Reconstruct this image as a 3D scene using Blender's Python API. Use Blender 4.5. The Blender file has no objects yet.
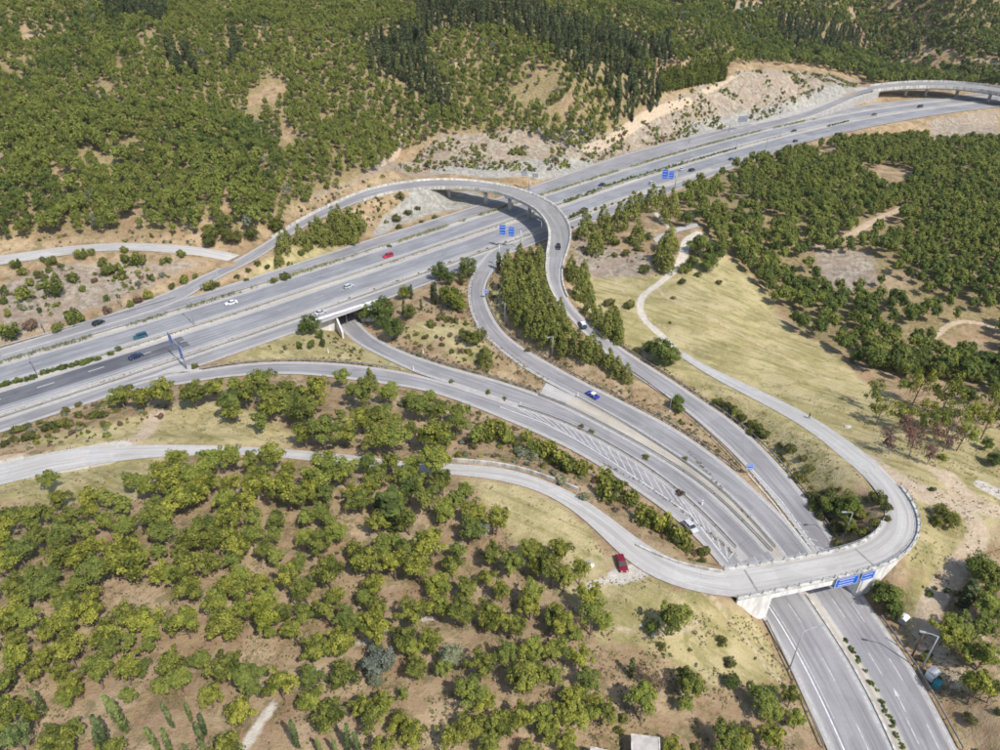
import bpy, math, random
import numpy as np
from mathutils import Vector, Matrix
rng = np.random.default_rng(11)
random.seed(5)
R = math.radians
sc = bpy.context.scene
COL = sc.collection

# ---------------------------------------------------------------- camera, sky, sun, exposure
HC, F, PITCH = 100.0, 700.0, R(33)
cam = bpy.data.objects.new('camera', bpy.data.cameras.new('camera'))
COL.objects.link(cam); sc.camera = cam
cam.location = (0, 0, HC); cam.rotation_euler = (R(90) - PITCH, 0, 0)
cam.data.sensor_width = 36; cam.data.lens = 36 * F / 1000; cam.data.clip_end = 5000; cam.data.clip_start = 1
SUN_AZ, SUN_EL = R(140), R(53)
sd = Vector((math.sin(SUN_AZ) * math.cos(SUN_EL), math.cos(SUN_AZ) * math.cos(SUN_EL), math.sin(SUN_EL)))
w = bpy.data.worlds.new('World'); sc.world = w; w.use_nodes = True
wn = w.node_tree.nodes; sky = wn.new('ShaderNodeTexSky'); sky.sky_type = 'NISHITA'; sky.sun_disc = False
sky.sun_elevation = SUN_EL; sky.sun_rotation = SUN_AZ; sky.air_density = 1.2; sky.dust_density = 1.5
w.node_tree.links.new(sky.outputs[0], wn['Background'].inputs[0]); wn['Background'].inputs[1].default_value = 0.145
sl = bpy.data.lights.new('sun', 'SUN'); sl.energy = 4.4; sl.angle = R(0.5); sl.color = (1, 0.955, 0.885)
so = bpy.data.objects.new('sun', sl); COL.objects.link(so); so.rotation_euler = sd.to_track_quat('Z', 'Y').to_euler()
sc.view_settings.view_transform = 'Standard'; sc.view_settings.look = 'None'
sc.view_settings.exposure = 0.10; sc.view_settings.gamma = 1; sc.view_settings.use_curve_mapping = False
sc.render.engine = 'CYCLES'; sc.cycles.max_bounces = 5; sc.cycles.diffuse_bounces = 3
sc.cycles.transparent_max_bounces = 4; sc.cycles.use_denoising = True; sc.cycles.filter_width = 1.7

# ---------------------------------------------------------------- projection helpers
def rays(P):
    P = np.atleast_2d(np.asarray(P, float)); u = (P[:, 0] - 500) / F; v = (375 - P[:, 1]) / F
    return np.stack([u, np.cos(PITCH) + v * np.sin(PITCH), -np.sin(PITCH) + v * np.cos(PITCH)], 1)
def un(P, z=0.0):
    """picture point(s) -> world x, y on the level z"""
    d = rays(P); return d[:, :2] * ((HC - np.asarray(z, float)) / -d[:, 2])[:, None]
def proj(x, y, z):
    z = np.asarray(z) - HC; D = y * np.cos(PITCH) - z * np.sin(PITCH); U = y * np.sin(PITCH) + z * np.cos(PITCH)
    return 500 + F * x / D, 375 - F * U / D, D
def T(ox, oy, s, *pts):
    return [(ox + p[0] / s, oy + p[1] / s) + tuple(p[2:]) for p in pts]

# ---------------------------------------------------------------- numpy noise
def vnoise(x, y, seed=0):
    xi, yi = np.floor(x).astype(np.int64), np.floor(y).astype(np.int64); fx, fy = x - xi, y - yi
    fx, fy = fx * fx * (3 - 2 * fx), fy * fy * (3 - 2 * fy)
    def h(a, b):
        n = (a * 374761393 + b * 668265263 + seed * 974634777) & 0x7fffffff
        n = ((n ^ (n >> 13)) * 1274126177) & 0x7fffffff
        return ((n ^ (n >> 16)) & 0xffff) / 65535.0
    return (h(xi, yi) * (1 - fx) + h(xi + 1, yi) * fx) * (1 - fy) + (h(xi, yi + 1) * (1 - fx) + h(xi + 1, yi + 1) * fx) * fy
def fbm(x, y, seed=0, o=4):
    s = 0; a = .5
    for i in range(o): s = s + a * vnoise(x * 2 ** i, y * 2 ** i, seed + i); a *= .5
    return s
def sst(a, b, x):
    t = np.clip((x - a) / (b - a), 0, 1); return t * t * (3 - 2 * t)

# ---------------------------------------------------------------- motorway frame: s along, t across (t > 0 is the hill side)
MD = np.array([1, .9]) / np.hypot(1, .9); MN = np.array([-MD[1], MD[0]]); MO = np.array([0, 270.])
MC = [-9.89619838e-07, -1.40679107e-05, 2.25034233e-02, -5.90450432]
def mw(s, t):
    s = np.asarray(s, float); return MO + s[..., None] * MD + (t + np.polyval(MC, s))[..., None] * MN
def st(P):
    Q = np.atleast_2d(P) - MO; s = Q @ MD; return s, Q @ MN - np.polyval(MC, np.clip(s, -420, 520))

# ---------------------------------------------------------------- polylines
def resample(P, step):
    P = np.asarray(P, float); n = len(P)
    if n > 2:
        E = np.vstack([2 * P[0] - P[1], P, 2 * P[-1] - P[-2]]); out = []
        for i in range(1, n):
            p0, p1, p2, p3 = E[i - 1], E[i], E[i + 1], E[i + 2]
            for t in np.linspace(0, 1, 12, endpoint=False):
                out.append(.5 * ((2 * p1) + (p2 - p0) * t + (2 * p0 - 5 * p1 + 4 * p2 - p3) * t * t + (3 * p1 - p0 - 3 * p2 + p3) * t ** 3))
        P = np.array(out + [P[-1]])
    L = np.r_[0, np.cumsum(np.linalg.norm(np.diff(P[:, :2], axis=0), axis=1))]
    m = max(2, int(L[-1] / step) + 1); q = np.linspace(0, L[-1], m)
    return np.stack([np.interp(q, L, P[:, k]) for k in range(P.shape[1])], 1)
def smooth(P, k):
    P = P.copy(); n = len(P)
    for _ in range(k):
        Q = P.copy(); Q[1:-1] = .25 * P[:-2] + .5 * P[1:-1] + .25 * P[2:]; P = Q
    return P
def wpoly(px, z=0., step=2.5, sm=10):
    """picture polyline with heights (third value, or z) -> smooth world polyline x, y, z"""
    z = np.array([p[2] if len(p) > 2 else z for p in px], float)
    xy = un([p[:2] for p in px], z); return smooth(resample(np.c_[xy, z], step), sm)
def normals(P):
    d = np.gradient(P[:, :2], axis=0); d /= np.linalg.norm(d, axis=1)[:, None] + 1e-9
    return np.stack([-d[:, 1], d[:, 0]], 1)
def offset(P, o):
    Q = P.copy(); Q[:, :2] += normals(P) * (np.asarray(o)[:, None] if np.ndim(o) else o); return Q
def sdseg(X, Y, P, hw=0.0):
    """distance from points to a polyline, with the parameter of the nearest point"""
    best = np.full(X.shape, 1e9); par = np.zeros(X.shape)
    for i in range(len(P) - 1):
        a, b = P[i, :2], P[i + 1, :2]; d = b - a; l2 = d @ d + 1e-9
        t = np.clip(((X - a[0]) * d[0] + (Y - a[1]) * d[1]) / l2, 0, 1)
        q = np.hypot(X - a[0] - t * d[0], Y - a[1] - t * d[1]); m = q < best
        best = np.where(m, q, best); par = np.where(m, i + t, par)
    return best, par
def inpoly(X, Y, P):
    c = np.zeros(X.shape, bool); n = len(P)
    for i in range(n):
        x1, y1 = P[i][:2]; x2, y2 = P[(i + 1) % n][:2]
        if y1 == y2: continue
        c ^= ((y1 > Y) != (y2 > Y)) & (X < (x2 - x1) * (Y - y1) / (y2 - y1) + x1)
    return c

# ---------------------------------------------------------------- terrain: thin-plate surface through known heights
CTRL = [(0,385,0),(150,345,0),(300,290,0),(450,245,0),(560,205,0),(680,165,0),(800,132,0),(900,112,0),(1000,100,0),(-150,430,0),(-350,500,0),
 (0,349,0),(100,317,0),(200,285,0),(0,255,7),(0,300,4),(60,290,4),(100,245,7),(180,250,5),(240,262,2.2),(-120,290,6),
 (360,240,0),(450,212,0),(500,195,0),(310,235,3.4),(375,200,5.5),(350,228,2),(400,186,6.5),(410,215,.6),
 (600,160,0),(690,143,0),(780,116,0),(450,172,4),(540,170,3),(600,147,4),
 (0,200,16),(0,150,24),(0,100,34),(0,50,47),(0,0,63),(0,-60,88),(200,200,13),(200,150,22),(200,100,32),(200,50,45),(200,0,61),(200,-60,88),
 (-200,250,12),(-200,100,36),(-200,0,62),(400,150,12),(400,100,25),(400,50,40),(400,0,58),(400,-60,87),
 (600,130,11),(600,100,22),(600,50,38),(600,0,56),(600,-60,86),(690,118,6),(700,80,18),(700,40,32),(700,0,48),(770,100,8),
 (850,80,6),(850,60,6),(850,30,20),(850,0,40),(850,-60,86),(900,78,-1),(1000,75,-2),(1000,50,8),(1000,20,26),(1000,0,38),(1000,-60,86),(1200,60,4),(1200,0,38),(1200,-60,86),
 (700,185,0),(760,160,0),(800,150,-1),(900,125,-4),(1000,115,-5),(1200,110,-5),
 (600,235,5),(610,275,1.5),(640,285,1.5),(660,225,5),(690,250,3.5),(580,260,2.5),
 (700,300,1),(760,290,-3),(700,370,2),(780,340,-2),(830,380,0),(860,345,-6),(790,290,-6),(930,370,-6),(1000,385,-6),
 (850,262,-1),(800,230,1),(900,230,1),(1000,250,0),(900,170,0),(1000,180,0),(950,310,-4),(1200,250,0),(1200,380,-4),
 (870,430,4),(940,430,3),(1000,460,3),(880,480,5.6),(930,520,5),(1000,540,4),(960,600,3),(930,640,2),(1000,650,3),(1000,740,4),(950,700,.8),(970,745,.8),(1150,600,4),
 (760,400,3),(820,425,4.5),(870,470,5.8),(800,460,2.5),(850,520,2),(740,440,.8),
 (715,600,5.9),(745,640,2.2),(775,700,.8),(800,745,.8),(680,660,4),(640,700,5),(700,720,3),
 (600,590,6.5),(500,540,6.5),(550,620,7),(400,560,8),(400,650,9),(300,560,8.5),(200,560,8.5),(100,560,9),(0,560,8.5),(0,650,10),(150,650,10),(300,650,10),
 (450,700,9),(150,745,11),(0,745,11),(350,745,10),(550,740,7.5),(-150,600,9),(-150,500,5),
 (0,472,3),(80,455,3.5),(150,455,4),(250,455,4.5),(350,462,5),(450,467,6),(520,478,6.3),(580,507,6.4),(640,560,6.3),(690,580,6.2),
 (60,412,.5),(100,425,2),(200,430,2.5),(300,420,3),(300,385,1),(400,410,2.5),(450,415,1.5),(520,450,4),(600,490,4),(660,530,4),
 (430,320,.8),(400,340,.5),(460,350,.5),(300,340,.3),(300,355,0),(520,300,3.5),(550,330,3.5),(600,368,1.6),(690,418,.3),(600,400,0),(700,470,0),(780,540,0),(820,620,0),(860,700,0)]
C = np.array(CTRL, float); cxy = un(C[:, :2], C[:, 2]); cz = C[:, 2]
def tps_fit(P, z, lam):
    n = len(P); d = np.linalg.norm(P[:, None] - P[None], axis=2) / 100; K = d * d * np.log(d + 1e-9)
    A = np.zeros((n + 3, n + 3)); A[:n, :n] = K + lam * np.eye(n); Q = np.c_[np.ones(n), P / 100]; A[:n, n:] = Q; A[n:, :n] = Q.T
    return np.linalg.solve(A, np.r_[z, 0, 0, 0])
TW = tps_fit(cxy, cz, 0.004)
def tps(X, Y):
    out = TW[-3] + TW[-2] * X / 100 + TW[-1] * Y / 100
    for (a, b), wt in zip(cxy, TW[:-3]):
        d2 = ((X - a) ** 2 + (Y - b) ** 2) / 1e4; out = out + wt * .5 * d2 * np.log(d2 + 1e-9)
    return out
def axis(lo, hi, c0, c1, s0, g, smax):
    a = list(np.arange(c0, c1, s0)); s = s0
    while a[-1] < hi: s = min(s * g, smax); a.append(a[-1] + s)
    s = s0; b = [a[0]]
    while b[-1] > lo: s = min(s * g, smax); b.append(b[-1] - s)
    return np.array(b[:0:-1] + a)
GX = axis(-620, 900, -130, 175, 1.0, 1.02, 5.0); GY = axis(20, 1300, 45, 235, 1.0, 1.015, 6.0)
XX, YY = np.meshgrid(GX, GY)
ZZ = tps(XX, YY)
SS, TT = st(np.c_[XX.ravel(), YY.ravel()]); SS = SS.reshape(XX.shape); TT = TT.reshape(XX.shape)
cliff = 7.5 * sst(33.5, 38.5, TT + 2.5 * fbm(XX / 9, YY / 9, 3) + np.clip((SS - 200) * .02, -2, 2)) * sst(70, 125, SS) * (1 - sst(285, 330, SS)) * (1 - sst(60, 130, TT))
ZZ = ZZ + cliff
rz_ = sst(31, 38, TT) * (1 - sst(75, 95, TT)) * sst(40, 90, SS) * (1 - sst(300, 340, SS)); ph_ = ZZ / 3.6 + 1.6 * fbm(XX / 25, YY / 25, 55, 3)
ZZ = ZZ + rz_ * (1.0 * np.sin(6.283 * ph_) + 2.4 * (fbm(XX / 7, YY / 7, 56, 4) - .47))
far = sst(235, 330, YY + .2 * np.abs(XX)) * sst(30, 90, TT)
ZZ = np.where(YY > 500, np.minimum(ZZ, 140), ZZ)
wild = sst(20, 60, np.abs(TT))
ZZ += ((fbm(XX / 70, YY / 70, 9, 3) - .45) * 20 - 7 * np.abs(fbm(XX / 45 + .4 * YY / 45, YY / 160, 19, 2) - .38) / .2 + 4) * far + (fbm(XX / 18, YY / 18, 5) - .47) * 3.0 * wild * sst(150, 300, YY) + (fbm(XX / 6, YY / 6, 7) - .47) * 1.0 * sst(15, 25, np.abs(TT))
NATURAL = ZZ.copy()

# ---------------------------------------------------------------- road traces (picture points, heights) from one edge to the other
ROADS = {}
def road(name, L, Rr, z=0, step=2.5, sm=8, fall=3.0, carve=True):
    l, r = wpoly(L, z, step, sm), wpoly(Rr, z, step, sm); n = max(len(l), len(r))
    f = lambda P: np.stack([np.interp(np.linspace(0, 1, n), np.linspace(0, 1, len(P)), P[:, k]) for k in range(3)], 1)
    l, r = f(l), f(r); zz = (l[:, 2] + r[:, 2]) / 2; l[:, 2] = r[:, 2] = zz
    ROADS[name] = dict(l=l, r=r, c=(l + r) / 2, hw=np.linalg.norm((l - r)[:, :2], axis=1) / 2, fall=fall, carve=carve); return ROADS[name]
def squared(name, k=6):
    """re-pair the two edges so that each pair lies square across the road"""
    r = ROADS[name]; c = smooth(resample(r['c'], 2.0), k); n_ = normals(c); E = {}
    for key in 'lr':
        D_ = resample(r[key], .15) if len(r[key]) < 3 else np.stack([np.interp(np.linspace(0, len(r[key]) - 1, len(r[key]) * 16), np.arange(len(r[key])), r[key][:, q]) for q in range(3)], 1); out = []
        for i in range(len(c)):
            v = D_[:, :2] - c[i, :2]; al = np.abs(v[:, 0] * n_[i, 1] - v[:, 1] * n_[i, 0]); out.append(D_[np.argmin(al + .08 * np.linalg.norm(v, axis=1))])
        E[key] = smooth(np.array(out), 3)
    l, rr_ = E['l'], E['r']; l[:, 2] = rr_[:, 2] = c[:, 2]; r.update(l=l, r=rr_, c=(l + rr_) / 2, hw=np.linalg.norm((l - rr_)[:, :2], axis=1) / 2)
def mroad(name, s0, s1, ta, tb, **k):
    s = np.arange(s0, s1 + 1, 4.0); ta = ta(s) if callable(ta) else np.full(len(s), float(ta)); tb = tb(s) if callable(tb) else np.full(len(s), float(tb))
    l = np.c_[mw(s, ta), np.zeros(len(s))]; r = np.c_[mw(s, tb), np.zeros(len(s))]
    ROADS[name] = dict(l=l, r=r, c=(l + r) / 2, hw=np.linalg.norm((l - r)[:, :2], axis=1) / 2, fall=3, carve=True); return ROADS[name]
S0, S1 = -300, 470
mroad('motorway_road_north', S0, S1, 12.3, 1.7)
mroad('motorway_road_south', S0, S1, -1.7, -13.3)
mroad('service_road_north', S0, S1, lambda s: np.interp(s, [-300, -172, -117, -81, -55, 0, 40, 100, 200, 300, 470], [22, 21.8, 20.6, 21.5, 22.5, 23, 25, 29.5, 29.5, 24, 22]), 14.2)
mroad('service_road_south', -300, 60, -15.9, lambda s: np.interp(s, [-300, -170, -130, 60], [-22.5, -22, -22.5, -23]))
mroad('slip_road_merging_south', 30, 200, -15.6, lambda s: np.interp(s, [30, 60, 90, 130, 165, 200], [-23.2, -23.2, -22, -20, -17.5, -16]))
mroad('motorway_shoulder_south', 120, S1, -12.5, -16.2)
# loop ramp D
Dl = [(0,357,0),(100,328,0),(150,312,0),(186,300,0),(202,286.4,.6),(221,276,1),(260,257.6,2.2),(300,229,4.2),(344,208,6),(378,195.6,7),(407,190,7.5),(447,187.6,7.5),(488,190,7.5),(520,201,7.5),(538,211,7.5),(548,224,7.5),(550,236,7.5),(548,250,7.4),(545,267,7.2),(547,282,6.4),(554,299,5.3),(568,317,4.2),(585,335,3.2),(608,356,2),(640,380,1),(668,396,.4),(690,414,0),(724,444,0),(748,468,0),(790,520,0),(820,560,0),(850,616,0)]
Dr = [(0,348.5,0),(72,327,0),(133,306,0),(175,289,0),(210,272.8,.6),(230,264,1.2),(252.8,251,2.2),(276.8,235,3.5),(305.6,216.8,5),(336,202.4,6.2),(368,189,7.2),(406.8,182,7.5),(447,179.6,7.5),(488,183,7.5),(520,190,7.5),(548,201,7.5),(564,216,7.5),(571,232,7.5),(569,246,7.4),(564,260,7.2),(561,274,6.6),(562,288,5.8),(570,304,4.9),(584,319,4),(600,332.8,3.2),(624,349.6,2.1),(648,365.6,1.1),(672,380,.4),(700,400,0),(736,422,0),(768,453,0),(792,478,0),(814,508,0),(836,542,0),(861,594,0),(885,632,0)]
road('loop_ramp_road', Dl, Dr, sm=10, fall=5)
Cl = [(500,246.5),(488,252),(473.6,270.4),(467.5,288),(468.8,307),(473.6,321.6),(482,334),(492,344),(514,362),(546,382),(576,397),(608,414),(640,433),(680,459),(720,488),(752,520),(776,548),(811,595),(840,640),(870,685),(900,747),(915,780)]
Cr = [(525,240),(505,256),(494,270),(486.4,281.6),(484,294),(489.6,310),(500.8,330),(516.8,344),(544,360),(574,377),(608,394),(640,410),(680,431),(710,452),(736,472),(760,494),(792,524),(812,550),(845,600),(880,650),(925,724),(945,780)]
road('connecting_road_east', Cl, Cr)
LRl = [(840,560),(862,594),(885,628),(912,665),(935,705),(956,748),(975,785)]
LRr = [(776,548),(811,595),(840,640),(870,685),(900,747),(915,780)]
road('main_road_east', LRr, LRl)
Al = [(318,310,-5.6),(337.6,326,-5.3),(352.8,340.8,-3.8),(375,353.6,-2.4),(402.4,366.4,-1.2),(416,374,-.5),(448,383,0),(488,396),(520,407),(552,417),(580,429),(624,453),(648,468),(680,492),(710,520),(736,548),(765,590)]
Ar = [(336,300,-5.6),(359,322,-5.3),(370,335,-3.8),(396,349,-2.4),(420,358,-1.2),(432,362,-.5),(456,369,0),(496,380),(536,393),(560,403),(592,420),(620,434),(650,452),(680,469),(720,499),(745,525),(771,552),(805,593)]
Al = [(p + (0,))[:3] for p in Al]; Ar = [(p + (0,))[:3] for p in Ar]
road('underpass_road', Al, Ar, fall=6)
Bl = [(120,388.5),(160,376),(180,373.5),(202,370.5),(224,366),(268,362),(312,362),(356,365),(400,371),(420,375.5),(448,383),(488,396),(520,407),(552,417),(580,429),(624,453),(648,468),(680,492),(710,520),(736,548),(750,568),(785,617)]
Br = [(120,391),(150,390),(184,384),(215,378),(246,375.5),(290,373.5),(330,377),(367,382),(400,386),(432,392),(464,403),(490,413.6),(520,426),(560,444),(600,466),(632,488),(676,518),(706,548),(726,570),(757,619)]
road('access_road_west', Bl, Br)
LLl = [(726,568),(764,619),(796,680),(827,747),(842,785)]; LLr = [(772,550),(806,595),(840,645),(878,713),(895,750),(912,785)]
road('main_road_west', LLl, LLr)
# tarred country road that crosses on the overpass
W1 = [(-60,475,3),(0,466,3),(32,455.5,3.2),(80,447,3.5),(120,446,3.7),(180,445,4),(248,447,4.4),(268,448,4.5),(305,451,4.8),(350,455,5.2),(396,461,5.7),(448,464,6),(480,465,6.2),(516,469,6.3),(552,483,6.3),(576,492.4,6.3),(600,510,6.3),(624,527,6.3),(643,544,6.2),(662,558,6.2),(684,566,6.2),(724,571,6.2),(734,571,6.2)]
W2 = [(-60,498,3),(0,486,3),(30,477,3.2),(60,470,3.5),(100,463,3.7),(140,458,4),(178,455,4.2),(268,455.5,4.5),(303,460,4.8),(350,465,5.2),(400,471,5.7),(460,475,6),(480,476.6,6.2),(516,483,6.3),(545,492.4,6.3),(569,505.6,6.3),(593,527,6.3),(614,548,6.3),(636,572,6.2),(670,586,6.2),(700,594,6.2),(734,600,6.2),(744,598,6.2)]
road('country_road', W1, W2, fall=3)
O1 = [(724,571),(750,569),(780,563),(820,556),(852,550),(870,544),(882,534),(888,522),(890,511),(887,500),(877,489),(868,480),(858,471,6.0),(850,464,5.6)]
O2 = [(734,599),(756,595),(780,590),(820,581),(860,572),(880,567),(900,560),(914,548),(922,533),(922,520),(916,506),(906,494),(893,478),(884,468),(874,458,6.0),(862,449,5.6)]
O1 = [(p + (6.2,))[:3] for p in O1]; O2 = [(p + (6.2,))[:3] for p in O2]
road('overpass_road', O1, O2, fall=2.5, sm=5, carve=False)
squared('overpass_road'); squared('loop_ramp_road')
road('concrete_lane', [(864,476,6.1),(852,466,5.65),(838,455,5),(820,438,4.6),(800,425,4),(772,409,3.4),(728,386,2.4),(704,373,2),(681,357,1.8)], [(880,464,6.1),(868,454,5.65),(843.4,437,5),(820,420,4.6),(806,412,4.2),(772,396,3.4),(730,376,2.4),(704,365.5,2),(684,352,1.8)])
road('hillside_road', [(-60,262,7),(0,255.5,7),(40,250,7),(80,245,6.8),(120,243,6.5),(160,244.5,5.8),(200,248,4.2),(240,254,2.2)], [(-60,273,7),(0,265,7),(40,259,7),(80,253,6.8),(120,250,6.5),(170,251.5,5.8),(200,256,3.8),(224,264,1.3)], fall=2)
road('concrete_yard_lane', [(653,239,4.4),(670,230,4.4),(697,223,4.4)], [(656,243,4.4),(672,234,4.4),(698,227,4.4)], step=2, sm=2)
# carve the ground under the roads
def carve(rd, sel=None, fall=None, lower=.16, extra=.9):
    c, hw = rd['c'], rd['hw']
    if sel is not None: c, hw = c[sel], hw[sel]
    if len(c) < 2: return
    m = (XX > c[:, 0].min() - 25) & (XX < c[:, 0].max() + 25) & (YY > c[:, 1].min() - 25) & (YY < c[:, 1].max() + 25)
    x, y = XX[m], YY[m]; d, par = sdseg(x, y, c); i = np.arange(len(c))
    h = np.interp(par, i, hw); z = np.interp(par, i, c[:, 2]) - lower; f = fall if fall is not None else rd['fall']
    cell = np.maximum(1.0, .6 * np.interp(y, GY[:-1], np.diff(GY)))
    k = 1 - sst(0, 1, (d - h - extra * cell) / (f + 1.1 * np.abs(ZZ[m] - z)))
    ZZ[m] = ZZ[m] * (1 - k) + z * k
for n in ('service_road_north', 'service_road_south', 'slip_road_merging_south', 'motorway_road_north', 'motorway_road_south', 'motorway_shoulder_south', 'hillside_road'): carve(ROADS[n])
mid = (TT > -17) & (TT < 26) & (SS > -320) & (SS < 480); ZZ = np.where(mid & (ZZ > -.10) & (TT < 15), -.10, ZZ)
carve(ROADS['country_road']); carve(ROADS['concrete_lane']); carve(ROADS['concrete_yard_lane'], fall=1)
ov = ROADS['overpass_road']; opx, opy, _ = proj(ov['c'][:, 0], ov['c'][:, 1], ov['c'][:, 2])
carve(ov, (np.arange(len(opx)) > np.argmax(opx) - 9), 2.0)
dr = ROADS['loop_ramp_road']; dpx, dpy, _ = proj(dr['c'][:, 0], dr['c'][:, 1], dr['c'][:, 2]); ii = np.arange(len(dpx))
iA = int(np.argmin(np.hypot(dpx - 413, dpy - 186))); iB = int(np.argmin(np.hypot(dpx - 556, dpy - 258)))
carve(dr, ii <= iA, 3); carve(dr, ii >= iB, 3)
for n in ('connecting_road_east', 'access_road_west', 'underpass_road', 'main_road_east', 'main_road_west'): carve(ROADS[n])
ur = ROADS['underpass_road']; carve(ur, np.arange(len(ur['c'])) < 6, .6, .16, .3)
carve(ROADS['country_road'], np.arange(len(ROADS['country_road']['c'])) < len(ROADS['country_road']['c']) - 1, .3, .16, .5)
q_ = proj(ov['r'][:, 0], ov['r'][:, 1], ov['r'][:, 2])[0]; h_ = len(q_) // 2; w0 = int(np.argmin(np.abs(q_[:h_] - 762))); w1 = int(np.argmin(np.abs(q_[:h_ + 8] - 880)))
carve(ov, np.arange(len(q_)) < w0 - 1, .1, .16, .2); carve(ov, np.arange(len(q_)) > w1 + 2, .3, .16, .3)
carve(ROADS['main_road_west'], None, .2, .16, .1); carve(ROADS['main_road_east'], None, .2, .16, .1); carve(ROADS['hillside_road'], None, 1.5); carve(ROADS['concrete_lane'], None, 2)
# keep the ground low inside the tunnel box and close it further in
PA, PB = un([(335.5, 313.5)], 0)[0], un([(359.5, 305.8)], 0)[0]          # portal head line
pd = (PB - PA) / np.linalg.norm(PB - PA); pn = np.array([-pd[1], pd[0]]); PWID = np.linalg.norm(PB - PA)
a_ = (XX - PA[0]) * pd[0] + (YY - PA[1]) * pd[1]; b_ = (XX - PA[0]) * pn[0] + (YY - PA[1]) * pn[1]
ZZ = np.where((a_ > -.6) & (a_ < PWID + .6) & (b_ > -1) & (b_ < 33), -5.75, ZZ)
zi = ZZ
def gz(x, y):
    x = np.atleast_1d(np.asarray(x, float)); y = np.atleast_1d(np.asarray(y, float))
    i = np.clip(np.searchsorted(GX, x) - 1, 0, len(GX) - 2); j = np.clip(np.searchsorted(GY, y) - 1, 0, len(GY) - 2)
    fx = np.clip((x - GX[i]) / (GX[i + 1] - GX[i]), 0, 1); fy = np.clip((y - GY[j]) / (GY[j + 1] - GY[j]), 0, 1)
    return (ZZ[j, i] * (1 - fx) + ZZ[j, i + 1] * fx) * (1 - fy) + (ZZ[j + 1, i] * (1 - fx) + ZZ[j + 1, i + 1] * fx) * fy
def hit(P, dz=0.0):
    """first point of the ground (raised by dz) seen through the picture points"""
    d = rays(P); n = len(d); t = np.full(n, 45.0); done = np.zeros(n, bool); out = np.zeros((n, 3))
    for _ in range(900):
        p = d * t[:, None]; p[:, 2] += HC; g = gz(p[:, 0], p[:, 1]) + dz; gap = p[:, 2] - g
        new = (gap <= 0.05) & ~done; out[new] = p[new]; done |= new
        if done.all(): break
        t = np.where(done, t, t + np.clip(gap * .6, .08, 12)); t = np.minimum(t, 1500)
    out[~done] = (d * t[:, None] + [0, 0, HC])[~done]; out[:, 2] = gz(out[:, 0], out[:, 1]); return out

# ---------------------------------------------------------------- materials
def mat(name, col, rough=.8, metal=0., spec=.3):
    m = bpy.data.materials.new(name); m.use_nodes = True; b = m.node_tree.nodes['Principled BSDF']
    b.inputs['Base Color'].default_value = (*col, 1); b.inputs['Roughness'].default_value = rough; b.inputs['Metallic'].default_value = metal
    b.inputs['Specular IOR Level'].default_value = spec; return m
class NT:
    def __init__(s, m): s.t = m.node_tree; s.n = s.t.nodes; s.bsdf = s.n['Principled BSDF']
    def L(s, a, b): s.t.links.new(a, b)
    def set(s, inp, v):
        if hasattr(v, 'is_linked') or isinstance(v, bpy.types.NodeSocket): s.L(v, inp)
        elif isinstance(v, tuple) and len(v) == 3 and inp.type == 'RGBA': inp.default_value = (*v, 1)
        else: inp.default_value = v
    def pos(s):
        if not hasattr(s, '_p'): s._p = s.n.new('ShaderNodeNewGeometry').outputs['Position']
        return s._p
    def objpos(s): return s.n.new('ShaderNodeTexCoord').outputs['Object']
    def noise(s, scale, det=3, rough=.55, vec=None, stretch=None):
        n = s.n.new('ShaderNodeTexNoise'); v = vec or s.pos()
        if stretch: mp = s.n.new('ShaderNodeMapping'); mp.inputs['Scale'].default_value = stretch; s.L(v, mp.inputs[0]); v = mp.outputs[0]
        s.L(v, n.inputs['Vector']); n.inputs['Scale'].default_value = scale; n.inputs['Detail'].default_value = det; n.inputs['Roughness'].default_value = rough
        return n.outputs['Fac']
    def voro(s, scale, feat='F1', vec=None):
        n = s.n.new('ShaderNodeTexVoronoi'); n.feature = feat; s.L(vec or s.pos(), n.inputs['Vector']); n.inputs['Scale'].default_value = scale; return n.outputs['Distance']
    def m(s, op, a, b=0., c=None):
        n = s.n.new('ShaderNodeMath'); n.operation = op; s.set(n.inputs[0], a); s.set(n.inputs[1], b)
        if c is not None: s.set(n.inputs[2], c)
        return n.outputs[0]
    def step(s, v, a, b):
        n = s.n.new('ShaderNodeMapRange'); n.interpolation_type = 'SMOOTHSTEP'; s.set(n.inputs[0], v); n.inputs[1].default_value = a; n.inputs[2].default_value = b
        n.inputs[3].default_value = 0; n.inputs[4].default_value = 1; return n.outputs[0]
    def mix(s, f, a, b, mode='MIX'):
        n = s.n.new('ShaderNodeMix'); n.data_type = 'RGBA'; n.blend_type = mode; s.set(n.inputs[0], f); s.set(n.inputs[6], a); s.set(n.inputs[7], b); return n.outputs[2]
    def attr(s, name): n = s.n.new('ShaderNodeAttribute'); n.attribute_name = name; return n.outputs['Fac']
    def rand(s): return s.n.new('ShaderNodeObjectInfo').outputs['Random']
    def bump(s, h, st=.3, d=.1):
        n = s.n.new('ShaderNodeBump'); n.inputs['Strength'].default_value = st; n.inputs['Distance'].default_value = d; s.L(h, n.inputs['Height']); s.L(n.outputs[0], s.bsdf.inputs['Normal'])
    def out(s, c): s.L(c, s.bsdf.inputs['Base Color'])

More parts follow.
